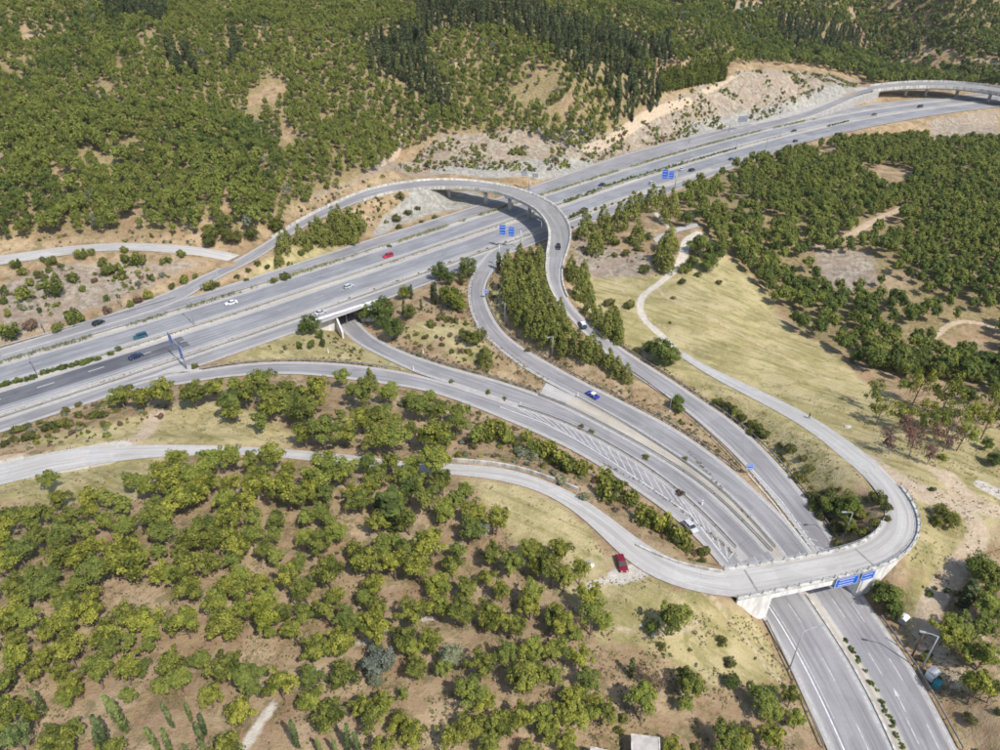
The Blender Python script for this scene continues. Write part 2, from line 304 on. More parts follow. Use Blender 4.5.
def ground_material():
    m = mat('ground_soil', (.3, .22, .15), .95, spec=.1); q = NT(m)
    big, med, fine, grain = q.noise(.03, 4), q.noise(.16, 4, .6), q.noise(.9, 4, .7), q.noise(4.5, 3, .75)
    soil = q.mix(q.step(med, .35, .68), (.29, .19, .12), (.46, .345, .235))
    soil = q.mix(q.m('MULTIPLY', q.step(fine, .42, .65), .7), soil, (.34, .275, .145))
    soil = q.mix(q.m('MULTIPLY', q.step(q.noise(.22, 4, .7), .56, .66), .55), soil, (.34, .215, .135))
    scrub = q.mix(q.step(grain, .4, .7), (.10, .095, .04), (.22, .19, .085))
    soil = q.mix(q.m('MULTIPLY', q.step(q.noise(.35, 5, .75), .49, .6), .6), soil, scrub)
    dg = q.mix(q.step(q.noise(.11, 5, .65), .35, .65), (.32, .275, .125), (.49, .415, .235))
    dg = q.mix(q.m('MULTIPLY', q.step(q.noise(.3, 5, .7), .5, .66), .75), dg, (.21, .205, .075))
    dg = q.mix(q.m('MULTIPLY', q.step(q.noise(1.0, 4, .7, stretch=(1.1, .25, 1)), .5, .7), .55), dg, (.47, .39, .22))
    mpn = q.n.new('ShaderNodeMapping'); mpn.vector_type = 'TEXTURE'; mpn.inputs['Rotation'].default_value = (0, 0, R(-33)); mpn.inputs['Scale'].default_value = (9, 1, 1); q.L(q.pos(), mpn.inputs[0])
    lnz = q.noise(.55, 4, .65, vec=mpn.outputs[0]); dg = q.mix(q.m('MULTIPLY', q.step(lnz, .5, .64), .6), dg, (.22, .20, .075)); dg = q.mix(q.m('MULTIPLY', q.step(lnz, .48, .36), .5), dg, (.50, .42, .25))
    dg = q.mix(q.m('MULTIPLY', q.step(grain, .52, .72), .45), dg, (.25, .20, .11))
    jit = q.m('MULTIPLY', q.m('SUBTRACT', q.noise(.35, 5, .7), .5), 7.)
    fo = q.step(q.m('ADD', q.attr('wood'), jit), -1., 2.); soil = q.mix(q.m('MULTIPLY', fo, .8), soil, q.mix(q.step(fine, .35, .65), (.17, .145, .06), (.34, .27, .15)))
    fd = q.step(q.m('ADD', q.attr('dry'), jit), -1.2, 1.2)
    col = q.mix(fd, soil, dg)
    rk = q.noise(.5, 6, .72, stretch=(1, 1, .5))
    rock = q.mix(q.step(rk, .38, .62), (.225, .185, .14), (.42, .365, .30))
    rock = q.mix(q.m('MULTIPLY', q.step(q.noise(.13, 3), .45, .62), .6), rock, (.33, .25, .195))
    rock = q.mix(q.m('MULTIPLY', q.step(q.noise(1.4, 4, .7), .55, .66), .7), rock, (.12, .11, .055))
    fr = q.step(q.m('ADD', q.attr('rock'), jit), -1.5, 1.5)
    col = q.mix(fr, col, rock)
    pale = q.mix(q.step(rk, .35, .65), (.25, .24, .215), (.43, .415, .38))
    pale = q.mix(q.m('MULTIPLY', q.step(q.noise(.8, 3, .6, stretch=(1, 1, .15)), .55, .7), .6), pale, (.3, .24, .18))
    col = q.mix(q.step(q.m('ADD', q.attr('pale'), q.m('MULTIPLY', jit, .35)), -.8, .8), col, pale)
    track = q.mix(q.step(fine, .3, .7), (.45, .34, .24), (.58, .48, .37))
    pj = q.m('MULTIPLY', q.m('SUBTRACT', q.noise(1.1, 4, .7), .5), 1.2)
    col = q.mix(q.m('MULTIPLY', q.step(q.m('ADD', q.attr('track'), pj), -.3, .45), .9), col, track)
    col = q.mix(q.step(q.m('ADD', q.attr('gravel'), pj), -.25, .4), col, q.mix(q.step(fine, .3, .7), (.50, .45, .39), (.62, .58, .52)))
    col = q.mix(.8, col, q.mix(q.step(big, .3, .7), (.86, .86, .86), (1.1, 1.08, 1.02)), 'MULTIPLY')
    q.out(col); q.bump(q.m('ADD', q.m('MULTIPLY', fine, 1.2), q.m('MULTIPLY', grain, .6)), .9, .35); return m
M = {}
M['ground'] = ground_material()
def asphalt(name, a, b, shoulder=True, pale=(.45, .43, .41)):
    m = mat(name, a, .85, spec=.25); q = NT(m)
    c = q.mix(q.step(q.noise(.07, 3), .35, .65), a, b)
    c = q.mix(q.m('MULTIPLY', q.step(q.noise(1.8, 5, .75), .4, .7), .3), c, tuple(v * .82 for v in a))
    w_ = q.n.new('ShaderNodeCombineXYZ'); q.L(q.m('MULTIPLY', q.attr('dl'), 1.), w_.inputs[0]); q.L(q.m('MULTIPLY', q.attr('al'), .03), w_.inputs[1])
    streak = q.noise(1.3, 3, .6, vec=w_.outputs[0])
    c = q.mix(q.m('MULTIPLY', q.step(streak, .45, .66), .7), c, tuple(v * .72 for v in a))
    c = q.mix(q.m('MULTIPLY', q.step(streak, .45, .3), .35), c, tuple(v * 1.2 for v in b))
    w2 = q.n.new('ShaderNodeCombineXYZ'); q.L(q.m('MULTIPLY', q.attr('dl'), .35), w2.inputs[0]); q.L(q.m('MULTIPLY', q.attr('al'), .09), w2.inputs[1])
    c = q.mix(q.m('MULTIPLY', q.step(q.noise(1., 2, .5, vec=w2.outputs[0]), .6, .63), .3), c, tuple(v * .66 for v in a))
    pv = q.n.new('ShaderNodeTexVoronoi'); pv.inputs['Scale'].default_value = .10; q.L(q.pos(), pv.inputs['Vector']); sx_ = q.n.new('ShaderNodeSeparateColor'); q.L(pv.outputs['Color'], sx_.inputs[0])
    c = q.mix(.22, c, q.mix(sx_.outputs[0], (.72, .72, .74), (1.22, 1.2, 1.18)), 'MULTIPLY')
    ve = q.n.new('ShaderNodeTexVoronoi'); ve.feature = 'DISTANCE_TO_EDGE'; ve.inputs['Scale'].default_value = .16; q.L(q.pos(), ve.inputs['Vector']); c = q.mix(q.m('MULTIPLY', q.m('MULTIPLY', q.step(ve.outputs['Distance'], .014, .006), .22 if shoulder else .0), q.step(q.noise(.05, 2), .45, .6)), c, tuple(v * .5 for v in a))
    if shoulder:
        e = q.m('ADD', q.m('MINIMUM', q.attr('dl'), q.attr('dr')), q.m('MULTIPLY', q.m('SUBTRACT', q.noise(.4, 4, .7), .5), .9))
        pc = q.mix(q.step(q.noise(.8, 4, .7), .35, .7), tuple(v * .8 for v in pale), pale)
        c = q.mix(q.m('MULTIPLY', q.step(e, 1.25, .85), .85), c, pc)
    q.out(c); q.bump(q.noise(6, 2), .2, .02); return m
M['asphalt'] = asphalt('old_asphalt', (.245, .238, .246), (.31, .302, .308))
M['asphalt_new'] = asphalt('dark_asphalt', (.105, .107, .122), (.15, .152, .165))
M['asphalt_mw'] = asphalt('motorway_asphalt', (.225, .226, .242), (.29, .29, .304))
M['country'] = asphalt('bleached_asphalt', (.40, .385, .365), (.47, .455, .435))
M['deck'] = asphalt('overpass_asphalt', (.40, .385, .365), (.46, .445, .425), False)
M['deck_dark'] = asphalt('flyover_asphalt', (.25, .24, .235), (.30, .29, .285), False)
M['strip'] = asphalt('median_surface', (.40, .36, .30), (.50, .46, .40), False)
def noisy(name, a, b, scale=.8, rough=.8, stretch=None, bump=0, spec=.3, metal=0.):
    m = mat(name, a, rough, metal, spec); q = NT(m); f = q.noise(scale, 5, .65, stretch=stretch); q.out(q.mix(q.step(f, .35, .65), a, b))
    if bump: q.bump(f, bump, .1)
    return m
M['concrete'] = noisy('weathered_concrete', (.32, .30, .27), (.60, .58, .54), .9, stretch=(1, 1, .22))
M['concrete_dark'] = noisy('stained_concrete', (.33, .31, .29), (.45, .43, .40), .5)
M['white_wall'] = noisy('whitewashed_wall', (.56, .545, .52), (.84, .83, .815), .8, stretch=(1, 1, .25))
M['steel'] = noisy('galvanised_steel', (.36, .37, .38), (.48, .49, .50), 2, .5, metal=.4)
M['rail_dark'] = noisy('weathered_rail', (.20, .19, .18), (.30, .28, .26), 1, .6)
M['line'] = noisy('worn_road_paint', (.55, .55, .55), (.75, .75, .74), 2.5)
M['line_faint'] = noisy('faded_road_paint', (.36, .36, .36), (.55, .55, .54), 1.6)
M['wood'] = noisy('brown_pole_wood', (.10, .055, .03), (.16, .09, .05), 3)
M['blue'] = noisy('sign_blue', (.012, .10, .50), (.02, .13, .58), 1.5, .45)
M['white'] = mat('sign_white', (.8, .8, .8), .5)
M['grey_back'] = mat('sign_back', (.36, .38, .41), .5, .3)
M['rubber'] = mat('tyre_rubber', (.02, .02, .022), .9)
M['glass'] = mat('car_glass', (.02, .028, .035), .12, 0, .6)
M['chrome'] = mat('alloy_rim', (.5, .5, .52), .35, .7)
M['lampw'] = mat('headlight_glass', (.75, .76, .78), .2)
M['lampr'] = mat('tail_light_red', (.4, .02, .02), .3)
M['roofing'] = noisy('grey_roof_sheet', (.36, .33, .30), (.46, .42, .39), .9)
M['bark'] = noisy('bark', (.13, .095, .07), (.22, .17, .13), 4)
M['bark_grey'] = noisy('grey_bark', (.30, .26, .23), (.42, .38, .35), 4)
def leafmat(name, dark, light, alt, amt=.35):
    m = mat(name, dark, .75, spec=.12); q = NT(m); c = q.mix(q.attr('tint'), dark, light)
    r = q.rand(); c = q.mix(q.m('MULTIPLY', q.step(r, .35, 1.), amt), c, alt)
    hv = q.m('FRACT', q.m('MULTIPLY', r, 7.31)); c = q.mix(1., c, q.mix(hv, (.68, .72, .80), (1.25, 1.2, 1.0)), 'MULTIPLY'); q.out(c)
    q.bsdf.inputs['Subsurface Weight'].default_value = 0
    tr = q.n.new('ShaderNodeBsdfTranslucent'); mx = q.n.new('ShaderNodeMixShader'); mx.inputs[0].default_value = .22
    q.L(q.mix(1., c, (1.1, 1.3, .6), 'MULTIPLY'), tr.inputs[0]); q.L(q.bsdf.outputs[0], mx.inputs[1]); q.L(tr.outputs[0], mx.inputs[2]); q.L(mx.outputs[0], q.n['Material Output'].inputs[0]); return m
M['pine'] = leafmat('pine_needles', (.060, .076, .016), (.345, .340, .070), (.19, .235, .06), .55)
M['cone'] = leafmat('young_pine_needles', (.046, .068, .015), (.25, .275, .062), (.28, .27, .07), .5)
M['dark'] = leafmat('dark_leaves', (.036, .060, .016), (.185, .225, .055), (.16, .19, .05))
M['cyp'] = leafmat('cypress_leaves', (.040, .058, .024), (.165, .19, .08), (.13, .15, .06))
M['cyp_pale'] = leafmat('pale_cypress_leaves', (.06, .095, .035), (.21, .25, .10), (.16, .20, .07))
M['bright'] = leafmat('bright_leaves', (.07, .09, .015), (.27, .285, .05), (.2, .24, .05))
M['shrub'] = leafmat('shrub_leaves', (.055, .068, .018), (.22, .225, .06), (.13, .115, .055), .6)
M['grey'] = leafmat('grey_green_leaves', (.10, .12, .075), (.30, .32, .22), (.22, .22, .17))
M['brown'] = leafmat('dry_brown_leaves', (.11, .070, .050), (.28, .19, .14), (.22, .16, .13))
M['straw'] = leafmat('straw_tufts', (.22, .18, .09), (.52, .44, .25), (.40, .34, .18))
M['purple'] = leafmat('purplish_dry_crown', (.12, .055, .055), (.29, .155, .14), (.20, .12, .09))

# ---------------------------------------------------------------- object helpers
def link(o, parent=None):
    COL.objects.link(o)
    if parent is not None: o.parent = parent
    return o
def tag(o, label=None, cat=None, group=None, kind=None):
    for k, v in (('label', label), ('category', cat), ('group', group), ('kind', kind)):
        if v: o[k] = v
    return o
def empty(name, loc, rz=0., **k):
    o = bpy.data.objects.new(name, None); o.location = loc; o.rotation_euler = (0, 0, rz); o.empty_display_size = .2; link(o); return tag(o, **k)
def mesh(name, v, f, m, attrs=None, smooth_=False):
    me = bpy.data.meshes.new(name); v = np.asarray(v, np.float32); f = np.asarray(f) if not isinstance(f, list) or len({len(x) for x in f}) == 1 else f
    if isinstance(f, np.ndarray) and f.ndim == 2:
        k = f.shape[1]; me.vertices.add(len(v)); me.vertices.foreach_set('co', v.ravel()); me.loops.add(f.size); me.loops.foreach_set('vertex_index', f.ravel().astype(np.int32))
        me.polygons.add(len(f)); me.polygons.foreach_set('loop_start', np.arange(0, f.size, k, dtype=np.int32)); me.update(calc_edges=True)
    else: me.from_pydata([tuple(map(float, p)) for p in v], [], f); me.update()
    for n, a in (attrs or {}).items():
        at = me.attributes.new(n, 'FLOAT', 'POINT'); at.data.foreach_set('value', np.asarray(a, np.float32).ravel())
    me.polygons.foreach_set('use_smooth', np.full(len(me.polygons), smooth_)); me.materials.append(m) if m else None
    return me
def obj(name, me, parent=None, loc=None): 
    o = bpy.data.objects.new(name, me); link(o, parent)
    if loc is not None: o.location = loc
    return o
class MB:
    """collects boxes and tubes into one mesh"""
    def __init__(s): s.v = []; s.f = []
    def add(s, v, f): b = len(s.v); s.v += [tuple(map(float, p)) for p in v]; s.f += [[i + b for i in q] for q in f]; return s
    def box(s, x0, x1, y0, y1, z0, z1, M_=None):
        v = [Vector((x, y, z)) for z in (z0, z1) for y in (y0, y1) for x in (x0, x1)]
        if M_ is not None: v = [M_ @ p for p in v]
        return s.add(v, [[0, 2, 3, 1], [4, 5, 7, 6], [0, 1, 5, 4], [2, 6, 7, 3], [0, 4, 6, 2], [1, 3, 7, 5]])
    def tube(s, P, r, n=8):
        P = [Vector(p) for p in P]; r = [r] * len(P) if np.isscalar(r) else r; v = []; f = []
        for i, p in enumerate(P):
            d = (P[min(i + 1, len(P) - 1)] - P[max(i - 1, 0)]).normalized(); a = d.cross(Vector((0, 0, 1)) if abs(d.z) < .9 else Vector((1, 0, 0))).normalized(); b = d.cross(a)
            v += [p + (a * math.cos(2 * math.pi * k / n) + b * math.sin(2 * math.pi * k / n)) * r[i] for k in range(n)]
        for i in range(len(P) - 1): f += [[i * n + k, i * n + (k + 1) % n, (i + 1) * n + (k + 1) % n, (i + 1) * n + k] for k in range(n)]
        f += [list(range(n))[::-1], [(len(P) - 1) * n + k for k in range(n)]]; return s.add(v, f)
    def mk(s, name, m, parent=None, smooth_=False): return obj(name, mesh(name, s.v, s.f, m, smooth_=smooth_), parent)
def strip_mesh(name, l, r, m, dz=0., shL=True, shR=True):
    n = len(l); W = np.linalg.norm((l - r)[:, :2], axis=1); al = np.r_[0, np.cumsum(np.linalg.norm(np.diff(l[:, :2], axis=0), axis=1))]
    v = np.zeros((2 * n, 3)); v[0::2] = l; v[1::2] = r; v[:, 2] += dz
    dl = np.zeros(2 * n); dl[1::2] = W; drr = np.zeros(2 * n); drr[0::2] = W
    if not shL: dl = dl + 9
    if not shR: drr = drr + 9
    f = np.array([[2 * i, 2 * i + 1, 2 * i + 3, 2 * i + 2] for i in range(n - 1)])
    a = (v[f[0][1]] - v[f[0][0]]); b = (v[f[0][3]] - v[f[0][0]])
    if np.cross(a[:2], b[:2]) < 0: f = f[:, ::-1]
    return mesh(name, v, f, m, dict(dl=dl, dr=drr, al=np.repeat(al, 2)))
def prism_along(P, o0, o1, z0, z1, cap=True):
    """closed bar that follows a polyline: from lateral offset o0 to o1 and height z0 to z1 above it"""
    A, B = offset(P, o0), offset(P, o1); n = len(P); v = []
    for i in range(n): v += [(A[i, 0], A[i, 1], A[i, 2] + z0), (B[i, 0], B[i, 1], B[i, 2] + z0), (B[i, 0], B[i, 1], B[i, 2] + z1), (A[i, 0], A[i, 1], A[i, 2] + z1)]
    f = [[4 * i + a, 4 * i + b, 4 * i + 4 + b, 4 * i + 4 + a] for i in range(n - 1) for a, b in ((0, 1), (1, 2), (2, 3), (3, 0))]
    f += [[0, 3, 2, 1], [4 * n - 4, 4 * n - 3, 4 * n - 2, 4 * n - 1]]; return v, f
def bar(name, P, o0, o1, z0, z1, m, parent=None):
    v, f = prism_along(P, o0, o1, z0, z1); return obj(name, mesh(name, v, f, m), parent)

# ---------------------------------------------------------------- ground sheet with soil masks
def fld(polys, cap=8.0):
    """signed distance (positive inside) to picture polygons laid on the ground"""
    out = np.full(XX.shape, -cap)
    for P in polys:
        W = hit([p[:2] for p in P])[:, :2]
        m = (XX > W[:, 0].min() - cap) & (XX < W[:, 0].max() + cap) & (YY > W[:, 1].min() - cap) & (YY < W[:, 1].max() + cap)
        if not m.any(): continue
        d, _ = sdseg(XX[m], YY[m], np.vstack([W, W[:1]])); ins = inpoly(XX[m], YY[m], W)
        out[m] = np.maximum(out[m], np.clip(np.where(ins, d, -d), -cap, cap))
    return out
def trackfld(items):
    out = np.full(XX.shape, -3.0)
    for P, hw in items:
        W = smooth(resample(hit([p[:2] for p in P])[:, :2], 3.0), 2)
        m = (XX > W[:, 0].min() - 6) & (XX < W[:, 0].max() + 6) & (YY > W[:, 1].min() - 6) & (YY < W[:, 1].max() + 6)
        d, _ = sdseg(XX[m], YY[m], W); out[m] = np.maximum(out[m], np.clip(hw - d, -3, 3))
    return out
DRY = [[(566,262),(575,300),(600,325),(630,350),(665,372),(700,395),(740,420),(780,465),(815,505),(850,490),(868,470),(850,470),(880,500),(905,560),(935,590),(985,545),(1000,520),(1000,430),(930,425),(880,390),(855,375),(835,350),(800,335),(780,318),(765,290),(748,270),(728,258),(715,245),(690,262),(660,275),(620,272)],
 [(0,478),(90,458),(180,452),(175,475),(140,500),(60,505),(0,500)],[(30,440),(60,432),(110,425),(150,410),(190,402),(240,400),(290,432),(295,447),(200,444),(120,445),(60,450)],
 [(455,477),(520,486),(560,505),(590,530),(610,560),(612,580),(585,580),(560,560),(520,545),(500,520),(470,490)],
 [(560,585),(640,575),(730,605),(760,625),(790,680),(720,690),(660,650),(600,640),(580,610)],[(900,590),(925,560),(940,590),(915,640),(900,625)],
 [(485,285),(500,290),(505,320),(495,325)],
 [(225,362),(262,340),(330,330),(420,372),(330,360)],[(400,335),(430,320),(450,335),(420,345)],
 [(260,262),(330,232),(350,245),(230,290)],[(430,330),(470,320),(500,360),(460,365)]]
ROCK = [[(0,285),(60,265),(120,262),(200,262),(150,285),(60,322),(0,345)],[(300,200),(360,180),(410,160),(440,135),(520,128),(600,135),(640,115),(700,85),(740,70),(800,72),(860,78),(850,95),(790,112),(700,140),(600,165),(540,172),(450,168),(400,172),(350,185)],
 [(572,235),(600,245),(655,255),(650,275),(610,278),(575,265)],[(815,250),(870,250),(878,285),(840,292),(818,280)],[(930,120),(1000,108),(1000,135),(930,140)],[(0,150),(15,150),(15,160),(0,160)],
 [(735,0),(765,0),(760,12),(735,10)]]
PALE = [[(413,190),(470,190),(500,200),(460,209),(428,214)],[(372,236),(385,215),(405,198),(413,190),(425,196),(445,207),(430,214),(400,224),(380,236)],[(668,146),(690,122),(740,112),(800,98),(850,86),(862,90),(840,99),(790,114),(720,137)],[(425,168),(500,165),(545,160),(590,158),(600,168),(540,180),(500,178),(440,174)]]
GRAV = [([(240,752),(256,728),(272,707)], .75), ([(300,681),(318,669)], .55), ([(358,644),(374,636),(390,629)], .5), ([(422,619),(434,618)], .5), ([(984,486),(1000,496),(1020,505)], 1.9), ([(654,212),(662,220),(670,229)], 1.1),
 ([(684,357),(675,350),(661,335),(646,322),(640,311),(642,296),(656,286),(675,271)], 1.15), ([(675,271),(683,258),(685,245),(690,237),(700,234)], 1.7), ([(622,577),(604,580),(588,585)], .7), ([(112,452),(60,462),(10,470),(-40,475)], 4.2), ([(640,570),(628,577),(618,577)], 1.8)]
TRACK = [([(868,458),(885,470),(905,484),(930,494),(955,503),(976,517),(983,532),(973,547),(961,563),(949,579),(936,597),(922,620),(926,643),(941,661),(959,679)], 1.9), ([(920,492),(940,498),(958,505)], 2.8), ([(949,476),(966,496),(976,512),(1000,512)], 2.0), ([(934,470),(950,485),(962,500)], 1.3),
 ([(845,238),(862,228),(881,218),(912,204)], 1.6), ([(795,247),(820,246),(850,240)], 1.2), ([(586,153),(607,143),(626,130),(645,118),(662,110),(690,100)], 2.2), ([(704,92),(720,84),(733,76)], 1.6), ([(403,129),(398,150),(383,165)], 1.3),
 ([(115,450),(140,440),(150,425),(157,412)], 2.0), ([(0,462),(12,460)], 3), ([(656,286),(668,300),(685,306),(700,312),(760,345),(830,380)], .55), ([(620,628),(660,640),(700,622)], .5), ([(700,590),(735,625),(765,665),(790,690)], .5), ([(830,60),(900,64),(1000,62)], 2.0), ([(930,340),(960,320),(1000,330)], 1.0),
 ([(610,270),(640,310),(690,345)], .4), ([(960,600),(985,640),(1000,660)], .7)]
HILL = [[(-80,232),(0,238),(60,232),(150,235),(230,232),(262,228),(300,205),(330,190),(372,172),(400,152),(440,132),(520,130),(575,150),(600,140),(640,113),(665,95),(700,80),(740,62),(800,62),(860,75),(870,82),(1000,84),(1100,84),(1100,-30),(-80,-30)]]
BARE = [[(272,84),(290,86),(288,98),(245,104),(250,96)],[(274,124),(292,124),(290,140),(275,138)],[(320,118),(332,116),(330,125),(318,128)],[(145,130),(160,128),(158,140),(143,143)],[(52,160),(66,170),(66,182),(56,174)],[(0,148),(22,148),(24,160),(0,163)],
 [(120,210),(140,205),(144,228),(126,230)],[(222,190),(234,190),(234,222),(222,216)],[(180,222),(215,222),(215,240),(190,240)],[(660,105),(690,92),(735,75),(720,88),(690,104)],[(735,0),(765,0),(762,14),(732,14)],[(880,60),(1000,58),(1000,66),(880,70)],[(655,62),(735,66),(725,82),(690,96),(665,98),(650,82)],
 [(450,60),(470,62),(468,70),(450,68)],[(525,62),(545,60),(545,72),(527,75)],[(560,100),(575,98),(580,112),(560,112)],[(885,0),(900,0),(900,12),(885,10)],[(920,50),(950,48),(960,60),(925,62)],[(60,0),(75,20),(60,40),(45,20)] if False else [(20,25),(40,25),(42,40),(25,45)]]
CYPB = [[(412,-20),(470,-20),(520,0),(575,18),(640,42),(670,40),(672,62),(655,66),(600,62),(560,55),(530,38),(480,26),(440,34),(420,38)],[(368,35),(412,25),(432,60),(440,82),(452,100),(440,112),(400,92),(370,72)],[(560,52),(612,60),(640,70),(660,78),(658,105),(628,122),(612,118),(612,88),(585,78)],[(82,-20),(170,-20),(165,22),(110,18)],[(160,45),(185,50),(205,75),(170,75)],[(232,25),(245,60),(228,66)],[(770,15),(860,30),(870,50),(820,52),(780,40)],[(620,20),(760,36),(800,52),(700,42)] if False else [(905,55),(915,40),(920,56)]]
SEW = [[(676,196),(700,182),(760,158),(800,150),(840,142),(880,140),(925,138),(1000,140),(1060,140),(1060,400),(1000,392),(950,375),(905,376),(870,368),(850,352),(832,348),(806,336),(790,322),(770,296),(755,275),(730,255),(716,246),(705,226)]]
SEB = [[(812,252),(868,250),(876,284),(845,290),(818,282)],[(838,236),(880,212),(914,200),(916,208),(884,224),(846,244)],[(800,148),(830,146),(842,152),(820,158)],[(870,165),(905,165),(915,180),(880,182)],[(880,275),(905,270),(912,285),(890,292)],[(960,325),(985,322),(990,350),(965,352)],[(930,340),(955,335),(960,350),(935,352)],[(985,325),(1000,320),(1000,360),(985,350)],[(925,135),(1000,120),(1000,138),(925,142)],[(860,160),(880,175),(905,180),(900,190),(865,180)]]
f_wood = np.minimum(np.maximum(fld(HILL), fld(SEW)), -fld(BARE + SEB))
f_dry, f_rock, f_pale, f_track, f_grav = fld(DRY), fld(ROCK), fld(PALE), trackfld(TRACK), trackfld(GRAV)
f_dry = np.maximum(f_dry, 4 - 4 * np.abs(TT + 14.6)) if False else f_dry
ny, nx = XX.shape; idx = np.arange(nx * ny).reshape(ny, nx)
gf = np.stack([idx[:-1, :-1], idx[:-1, 1:], idx[1:, 1:], idx[1:, :-1]], -1).reshape(-1, 4)
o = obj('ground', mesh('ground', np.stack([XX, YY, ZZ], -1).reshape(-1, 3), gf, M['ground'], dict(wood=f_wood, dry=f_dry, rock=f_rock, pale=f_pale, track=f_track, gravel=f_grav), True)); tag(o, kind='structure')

# ---------------------------------------------------------------- roads
LAY = {}
def put_road(n, m, dz, a=None, b=None, shL=True, shR=True, name=None):
    r = ROADS[n]; s = slice(a, b); o = obj(name or n, strip_mesh(name or n, r['l'][s], r['r'][s], M[m], dz, shL, shR)); return tag(o, kind='structure')
put_road('motorway_road_north', 'asphalt_mw', .0); put_road('motorway_road_south', 'asphalt_mw', .0)
put_road('service_road_north', 'asphalt', .0); put_road('service_road_south', 'asphalt', .0); put_road('slip_road_merging_south', 'asphalt', .012); put_road('motorway_shoulder_south', 'asphalt', .024, shL=False)
put_road('loop_ramp_road', 'asphalt', .036, None, iA + 1, name='ramp_road_west'); put_road('loop_ramp_road', 'asphalt', .036, iB, None, name='ramp_road_east')
put_road('connecting_road_east', 'asphalt', .048); put_road('underpass_road', 'asphalt', .06, 0, None); put_road('access_road_west', 'asphalt', .072)
put_road('main_road_east', 'asphalt', .084); put_road('main_road_west', 'asphalt', .096)
put_road('country_road', 'country', .02); put_road('concrete_lane', 'country', .02); put_road('hillside_road', 'country', .04); put_road('concrete_yard_lane', 'country', .03)
# strips between the carriageways
for nm, ta, tb, dz in (('median_strip_centre', 1.7, -1.7, -.03), ('verge_strip_north', 14.2, 12.3, -.03), ('verge_strip_south', -13.3, -15.9, -.03)):
    s = np.arange(S0, S1, 4.); o = obj(nm, strip_mesh(nm, np.c_[mw(s, ta), 0 * s], np.c_[mw(s, tb), 0 * s], M['strip'], dz, False, False)); tag(o, kind='structure')
# dark relaid stretch of the south carriageway
s = np.arange(-300, -129, 4.); o = obj('resurfaced_lane', strip_mesh('resurfaced_lane', np.c_[mw(s, -2.9), 0 * s], np.c_[mw(s, -9.9), 0 * s], M['asphalt_new'], .012, False, False)); tag(o, kind='structure')

# road paint
def paint_line(P, wd, dz, dash=None, m='line', phase=0.):
    P = np.asarray(P); L = np.r_[0, np.cumsum(np.linalg.norm(np.diff(P[:, :2], axis=0), axis=1))]; v = []; f = []
    spans = [(0, L[-1])] if not dash else [(a, min(a + dash[0], L[-1])) for a in np.arange(phase, L[-1], sum(dash))]
    for a, b in spans:
        if b - a < .3: continue
        q = np.r_[a, L[(L > a + .2) & (L < b - .2)], b]; S = np.stack([np.interp(q, L, P[:, k]) for k in range(3)], 1); A, B = offset(S, wd / 2), offset(S, -wd / 2); k0 = len(v)
        for i in range(len(S)): v += [(*A[i, :2], A[i, 2] + dz), (*B[i, :2], B[i, 2] + dz)]
        f += [[k0 + 2 * i, k0 + 2 * i + 1, k0 + 2 * i + 3, k0 + 2 * i + 2] for i in range(len(S) - 1)]
    o = obj('lane_marking', mesh('lane_marking', v, f, M[m])); tag(o, kind='structure'); return o
def mline(s0, s1, t, wd=.16, dash=None, m='line_faint', dz=.02): s = np.arange(s0, s1 + 1, 3.); paint_line(np.c_[mw(s, t), 0 * s], wd, dz, dash, m)
for t in (3.0, 11.0, -3.0, -11.6): mline(S0, S1, t, .2)
mline(S0, -130, -6.4, .2, (4, 8), 'line')
for t in (6.9, -6.6): mline(S0 if t > 0 else -128, S1, t, .14, (4, 8), 'line_faint')
mline(S0, -20, 17.8, .14, (3, 9)); mline(60, 260, 19, .14, (3, 9)); mline(60, 260, 23.5, .14, (3, 9))
def rline(n, frac, wd=.16, dash=None, m='line_faint', dz=.02, a=None, b=None, off=0.):
    r = ROADS[n]; P = (r['l'] * (1 - frac) + r['r'] * frac)[a:b]; P = offset(P, off) if off else P; paint_line(P, wd, dz, dash, m)
rline('main_road_west', .24, .2, dz=.115, m='line'); rline('main_road_west', .60, .16, (4, 7), dz=.115); rline('main_road_west', .93, .16, dz=.115); rline('main_road_west', .06, .14, dz=.115)
rline('main_road_east', .08, .16, dz=.104); rline('main_road_east', .36, .16, (4, 7), dz=.104); rline('main_road_east', .68, .16, (4, 7), dz=.104); rline('main_road_east', .94, .16, dz=.104)
for n, dz in (('connecting_road_east', .066), ('underpass_road', .078)):
    rline(n, .12, .13, dz=dz, b=-14); rline(n, .88, .13, dz=dz, b=-14)
# hatched areas: a field of slanting bars between two picture lines
def chevrons(A, B, n, wd, dz, m='line', slant=.0, name='hatched_marking'):
    a, b = resample(np.c_[un(A), [0] * len(A)], .5), resample(np.c_[un(B), [0] * len(B)], .5); v = []; f = []
    def at(P, t): t = np.clip(t, 0, 1) * (len(P) - 1); i = int(min(t, len(P) - 2)); return P[i] + (P[i + 1] - P[i]) * (t - i)
    for k in range(n):
        t = (k + .5) / n; p, q = at(a, t), at(b, min(1, t + slant)); d = (q - p); d /= np.linalg.norm(d) + 1e-9; nn = np.array([-d[1], d[0], 0]) * wd / 2; k0 = len(v)
        v += [tuple(p + nn + [0, 0, dz]), tuple(p - nn + [0, 0, dz]), tuple(q - nn + [0, 0, dz]), tuple(q + nn + [0, 0, dz])]; f.append([k0, k0 + 1, k0 + 2, k0 + 3])
    o = obj(name, mesh(name, v, f, M[m])); tag(o, kind='structure')
chevrons([(508,404),(552,419),(585,434.5),(624,457),(660,483),(696,513),(738,558)], [(516,411),(545,423),(575,438),(612,461),(652,488),(690,513),(728,560)], 25, .22, .095, 'line_faint', .06)
